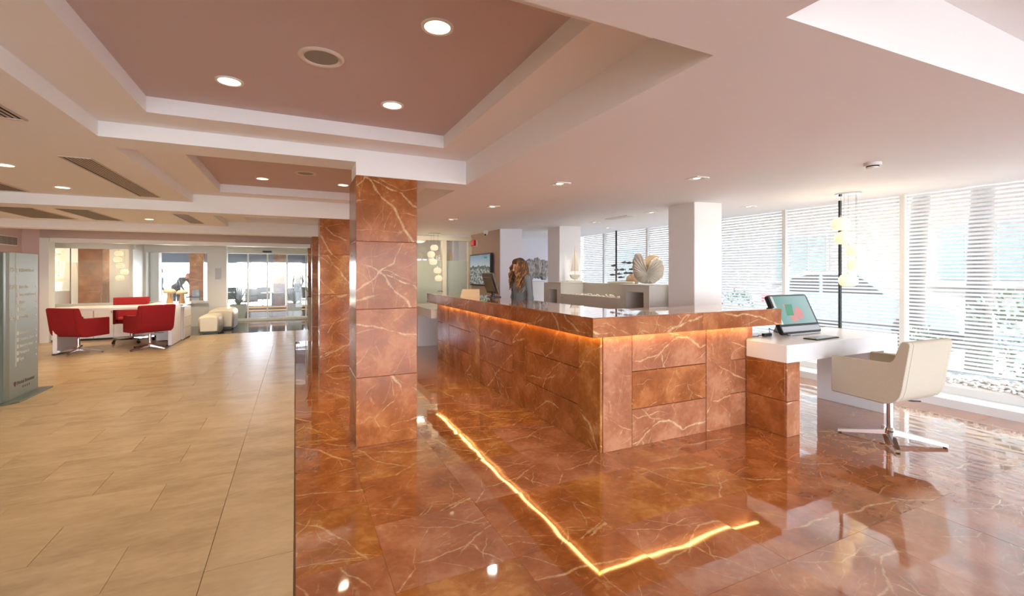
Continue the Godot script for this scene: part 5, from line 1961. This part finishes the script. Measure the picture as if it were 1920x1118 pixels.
# ---------------------------------------------------------------- outside
func build_outside() -> void:
	# terrace to the north
	var t := part("terrace_floor", M.granite, null, -12.0, 9.0, -0.10, -0.005, 16.0, 23.0)
	t.set_meta("kind", "structure")
	var sa := part("beach_ground", M.sand, null, -60.0, 60.0, -0.25, -0.10, 23.0, 70.0)
	sa.set_meta("kind", "structure")
	var sea := part("sea_water", mat("sea", srgb(120, 160, 176), 0.15), null, -200.0, 200.0, -0.6, -0.3, 70.0, 300.0)
	sea.set_meta("kind", "structure")
	var aw := thing("terrace_awning", "slate blue terrace awning with a deep hanging front", "awning")
	part("canopy", M.awning, aw, -12.0, 9.0, 2.62, 2.66, 16.1, 22.6)
	part("valance", M.awning, aw, -12.0, 9.0, 1.86, 2.62, 22.56, 22.6)
	for x in [-9.0, -2.9, 3.2, 8.0]:
		part("post", M.white_frame, aw, x, x + 0.08, 0.0, 2.62, 22.4, 22.48)
	for a in [[-0.74, 19.0, 0.40, "red marble column on the terrace behind the entrance doors"], [-3.35, 19.2, 0.42, "red marble column on the terrace behind the lobby window"]]:
		marble_column_at(a[0], a[1], a[2], 2.62, a[3])
	var pier := thing("terrace_pier", "plain white pier on the terrace just outside the lobby window", "pier")
	part("shaft", M.white_frame, pier, -3.52, -3.33, 0.0, 2.19, 15.2, 15.5, 0.004)
	part("base", M.concrete, pier, -3.53, -3.31, 0.0, 0.08, 15.18, 15.52, 0.004)
	# made-up bench; its glowing lines stand in for reflections in the door glass
	var bar := thing("reflection_bench", "made-up low bench whose two glowing lines stand in for reflections in the doors", "bench")
	part("body", M.walnut, bar, -1.75, 3.4, 0.0, 0.34, 17.2, 17.5, 0.01)
	part("led_strip", M.reflection_glow, bar, -1.75, 3.4, 0.30, 0.315, 17.185, 17.2)  # both lines imitate a warm reflection in the glass, built as glowing bars
	part("led_strip", M.reflection_glow, bar, -1.75, 3.4, 0.19, 0.205, 17.185, 17.2)
	# tables and rattan chairs
	var ch: Node3D = null
	var k := 0
	for a in [[-1.52, 18.4, 2.6], [0.05, 18.6, -2.6], [-1.2, 20.2, 0.4], [0.5, 20.4, -0.5], [-3.2, 18.3, 2.2], [-2.4, 20.6, 0.8], [2.0, 19.0, -1.2]]:
		if ch == null:
			ch = thing("terrace_chair", "dark rattan terrace chair beyond the entrance glass", "chair", P(a[0], 0, a[1]), a[2], "rattan terrace chairs")
			var s := MB.new()
			s.box(Vector3(-0.24, 0.42, -0.23), Vector3(0.24, 0.46, 0.23), 0.01)
			put(s, "seat", M.rattan, ch)
			var b := MB.new()
			b.box(Vector3(-0.24, 0.46, 0.20), Vector3(0.24, 0.88, 0.235), 0.012)
			put(b, "backrest", M.rattan, ch)
			for sx in [-1, 1]:
				var ar := MB.new()
				ar.box(Vector3(sx * 0.24 - 0.02, 0.62, -0.2), Vector3(sx * 0.24 + 0.02, 0.65, 0.22), 0.006)
				put(ar, "armrest", M.rattan, ch)
				for sz in [-1, 1]:
					var l := MB.new()
					l.tube([Vector3(sx * 0.22, 0.62 if sz < 0 else 0.44, sz * 0.19), Vector3(sx * 0.235, 0.0, sz * 0.22)], 0.014, 6)
					put(l, "leg", M.dark_metal, ch)
		else:
			copy(ch, P(a[0], 0, a[1]), a[2])
		k += 1
	var tb: Node3D = null
	for a in [[-0.75, 18.5], [-0.4, 20.6], [-2.3, 19.3]]:
		if tb == null:
			tb = thing("terrace_table", "small round terrace table among the rattan chairs", "table", P(a[0], 0, a[1]), 0.0, "terrace tables")
			var s := MB.new()
			s.lathe([Vector2(0, 0.74), Vector2(0.36, 0.74), Vector2(0.37, 0.73), Vector2(0.36, 0.715), Vector2(0, 0.715)], Vector3.ZERO, 28)
			put(s, "tabletop", M.grey_cabinet, tb)
			var l := MB.new()
			l.lathe([Vector2(0.03, 0.715), Vector2(0.03, 0.03), Vector2(0.22, 0.02), Vector2(0.23, 0.0), Vector2(0, 0)], Vector3.ZERO, 20)
			put(l, "pedestal", M.dark_metal, tb)
		else:
			copy(tb, P(a[0], 0, a[1]), 0.0)
	var lean := STAND.duplicate()
	lean.chest = Vector3(0, 1.12, 0.20)
	lean.neck = Vector3(0, 1.24, 0.36)
	lean.head = Vector3(0, 1.33, 0.48)
	lean.shoulder = Vector3(0.17, 1.22, 0.30)
	lean.elbow = Vector3(0.22, 1.0, 0.38)
	lean.wrist = Vector3(0.18, 0.82, 0.46)
	figure("person", "person in a grey shirt leaning over a terrace table", P(-3.94, 0, 20.3), deg_to_rad(60), lean, lin(180, 130, 105), lin(70, 74, 82), lin(60, 60, 66), 0.026)
	figure("person", "person in pale clothes standing on the terrace beyond the doors", P(-1.25, -0.1, 23.6), deg_to_rad(20), STAND, lin(196, 148, 120), lin(190, 192, 196), lin(150, 150, 156), 0.026)
	figure("person", "person in a blue-grey shirt standing at the terrace edge behind the window", P(-4.55, 0, 20.9), deg_to_rad(100), STAND, lin(186, 138, 112), lin(96, 108, 124), lin(70, 76, 90), 0.026)
	figure("person", "person in dark clothes standing by the terrace post", P(0.10, 0, 21.6), deg_to_rad(-30), STAND, lin(186, 138, 112), lin(64, 62, 66), lin(50, 50, 58), 0.026)
	palm(P(-4.2, -0.1, 26.0), 5.5, 0.14, 0.2, "palm tree on the beach beyond the lobby window")
	# street to the east
	var g := part("street_ground", M.asphalt, null, 7.0, 40.0, -0.3, -0.02, -25.0, 23.0)
	g.set_meta("kind", "structure")
	var gs := part("plaza_ground", M.plaza, null, -40.0, 7.0, -0.3, -0.02, -40.0, -6.4)
	gs.set_meta("kind", "structure")
	var f := thing("street_house", "pale rendered house across the street seen through the striped film", "house")
	part("wall", M.facade, f, 15.0, 24.0, 0.0, 7.5, -14.0, 22.0)
	part("base_band", M.facade_trim, f, 14.94, 15.0, 0.0, 0.6, -14.0, 22.0)
	part("cornice", M.facade_trim, f, 14.8, 15.0, 7.2, 7.6, -14.0, 22.0, 0.03)
	for nn in [-6.0, -1.0, 4.2, 8.6, 13.0, 17.0]:
		for h in [1.2, 4.4]:
			var w := part("window", M.facade_trim, f, 14.93, 15.0, h, h + 1.5, nn, nn + 1.8, 0.01)
			for s in 3:
				part("shutter", M.shutter, w, 14.90, 14.935, h + 0.06, h + 1.44, nn + 0.06 + s * 0.57, nn + 0.58 + s * 0.57, 0.005)
			part("ledge", M.facade_trim, w, 14.82, 15.0, h - 0.08, h, nn - 0.1, nn + 1.9, 0.01)
	palm(P(9.2, -0.02, 3.95), 6.0, 0.11, -0.35, "leaning palm trunk outside the striped window beside the mullion")
	palm(P(9.0, -0.02, 3.1), 6.5, 0.12, -0.22, "palm trunk outside the striped window near the clipped bush")
	bush(P(8.6, -0.02, 2.55), 0.62, "round leafy bush outside the striped window behind the linen chair")
	bush(P(8.7, -0.02, 3.65), 0.34, "small leafy bush at the foot of the palm trunks")
	bush(P(9.6, -0.02, 7.6), 0.55, "loose leafy bush outside the window beside the white column")
	build_car()


func marble_column_at(x0: float, n0: float, size: float, top: float, label: String) -> void:
	marble_column(label, x0, n0, size, top)


func palm(at: Vector3, height: float, r: float, lean: float, label: String) -> void:
	var p := thing("palm_tree", label, "palm tree", at)
	var pts := []
	var rad := []
	for k in 25:
		var f := k / 24.0
		pts.append(Vector3(lean * 0.3 * f, height * f, -lean * f * f * 1.6))
		rad.append(r * (1.25 - 0.45 * f) * (1.06 if k % 2 == 0 else 0.96))
	var mb := MB.new()
	mb.tube(pts, rad, 12)
	put(mb, "trunk", M.bark, p)
	var top: Vector3 = pts[24]
	for k in 16:
		var w := k * 2.399
		var fr := MB.new()
		var d := Vector3(cos(w), 0, sin(w))
		var prev := top
		for q in 14:
			var f := (q + 1) / 14.0
			var c := top + d * 2.2 * f + Vector3.UP * (0.7 * sin(f * 2.6) - 1.0 * f * f) * (0.6 + 0.4 * sin(k))
			for s in [-1.0, 1.0]:
				var side: Vector3 = d.cross(Vector3.UP) * s
				blade(prev, c + side * 0.45 * (1.0 - f * 0.6) - Vector3.UP * 0.12, 0.0, 0.02, fr)
			prev = c
		put(fr, "frond", M.palm_leaf, p)


func bush(at: Vector3, r: float, label: String) -> void:
	var b := thing("bush", label, "bush", at)
	var st := MB.new()
	for k in 5:
		var w := k * 1.3
		st.tube([Vector3.ZERO, Vector3(cos(w) * r * 0.4, r * 0.9, sin(w) * r * 0.4)], 0.012, 5)
	put(st, "stems", M.bark, b)
	var mb := MB.new()
	for k in 420:
		var d := Vector3(rng.randfn(), rng.randfn(), rng.randfn()).normalized()
		var p := Vector3(0, r * 1.0, 0) + d * r * rng.randf_range(0.55, 1.0) * Vector3(1, 0.85, 1)
		blade(p, p + (d + Vector3(rng.randf_range(-0.6, 0.6), rng.randf_range(-0.2, 0.6), rng.randf_range(-0.6, 0.6))).normalized() * r * 0.22, 0.01, r * 0.045, mb)
	put(mb, "foliage", M.leaf, b).set_meta("kind", "stuff")


func build_car() -> void:
	var c := thing("parked_car", "small grey car parked in the street behind the striped window", "car", P(11.6, -0.02, 5.9))
	var side := PackedVector2Array([Vector2(-1.9, 0.35), Vector2(-1.95, 0.62), Vector2(-1.85, 0.85), Vector2(-1.6, 0.95), Vector2(-1.25, 1.38), Vector2(-0.8, 1.48), Vector2(0.35, 1.46), Vector2(0.95, 1.0), Vector2(1.75, 0.86), Vector2(1.95, 0.66), Vector2(1.95, 0.35)])
	var mb := MB.new()
	mb.xf = Transform3D(Basis(Vector3(0, 0, 1), Vector3(0, 1, 0), Vector3(1, 0, 0)), Vector3.ZERO)
	mb.prism(side, -0.82, 0.82, false, 0.05)
	put(mb, "body", M.car_paint, c)
	for s in [-1, 1]:
		var g := MB.new()
		g.xf = mb.xf
		g.prism(PackedVector2Array([Vector2(-1.32, 0.98), Vector2(-1.12, 1.33), Vector2(-0.76, 1.4), Vector2(-0.5, 1.4), Vector2(-0.5, 0.98)]), s * 0.815 - 0.012, s * 0.815 + 0.012)
		g.prism(PackedVector2Array([Vector2(-0.42, 0.98), Vector2(-0.42, 1.4), Vector2(0.3, 1.39), Vector2(0.78, 1.0)]), s * 0.815 - 0.012, s * 0.815 + 0.012)
		put(g, "side_glass", M.black_plastic, c)
		for q in [-1.2, 1.2]:
			var w := MB.new()
			w.xf = Transform3D(Basis(Vector3.FORWARD, PI / 2), Vector3(s * 0.76, 0.31, q))
			w.lathe([Vector2(0.0, -0.1), Vector2(0.28, -0.1), Vector2(0.31, -0.07), Vector2(0.31, 0.07), Vector2(0.28, 0.1), Vector2(0.0, 0.1)], Vector3.ZERO, 24)
			put(w, "wheel", M.rubber, c)
		var tl := MB.new()
		tl.box(Vector3(s * 0.68 - 0.1, 0.68, -1.97), Vector3(s * 0.68 + 0.12, 0.9, -1.80), 0.02)
		put(tl, "tail_light", M.tail_red, c)


func _ready() -> void:
	rng.seed = 20240611
	set_camera_and_light()
	font_sans = SystemFont.new()
	font_sans.font_names = PackedStringArray(["Droid Sans"])
	font_bold = SystemFont.new()
	font_bold.font_names = PackedStringArray(["Droid Sans"])
	font_bold.font_weight = 700
	make_materials()
	build_floor()
	build_ceiling()
	build_walls()
	build_columns()
	build_counter()
	build_chairs()
	build_display()
	build_lounge()
	build_totem()
	build_receptionist()
	build_outside()
	build_desk_things()
	build_pendants()
	build_ceiling_fittings()
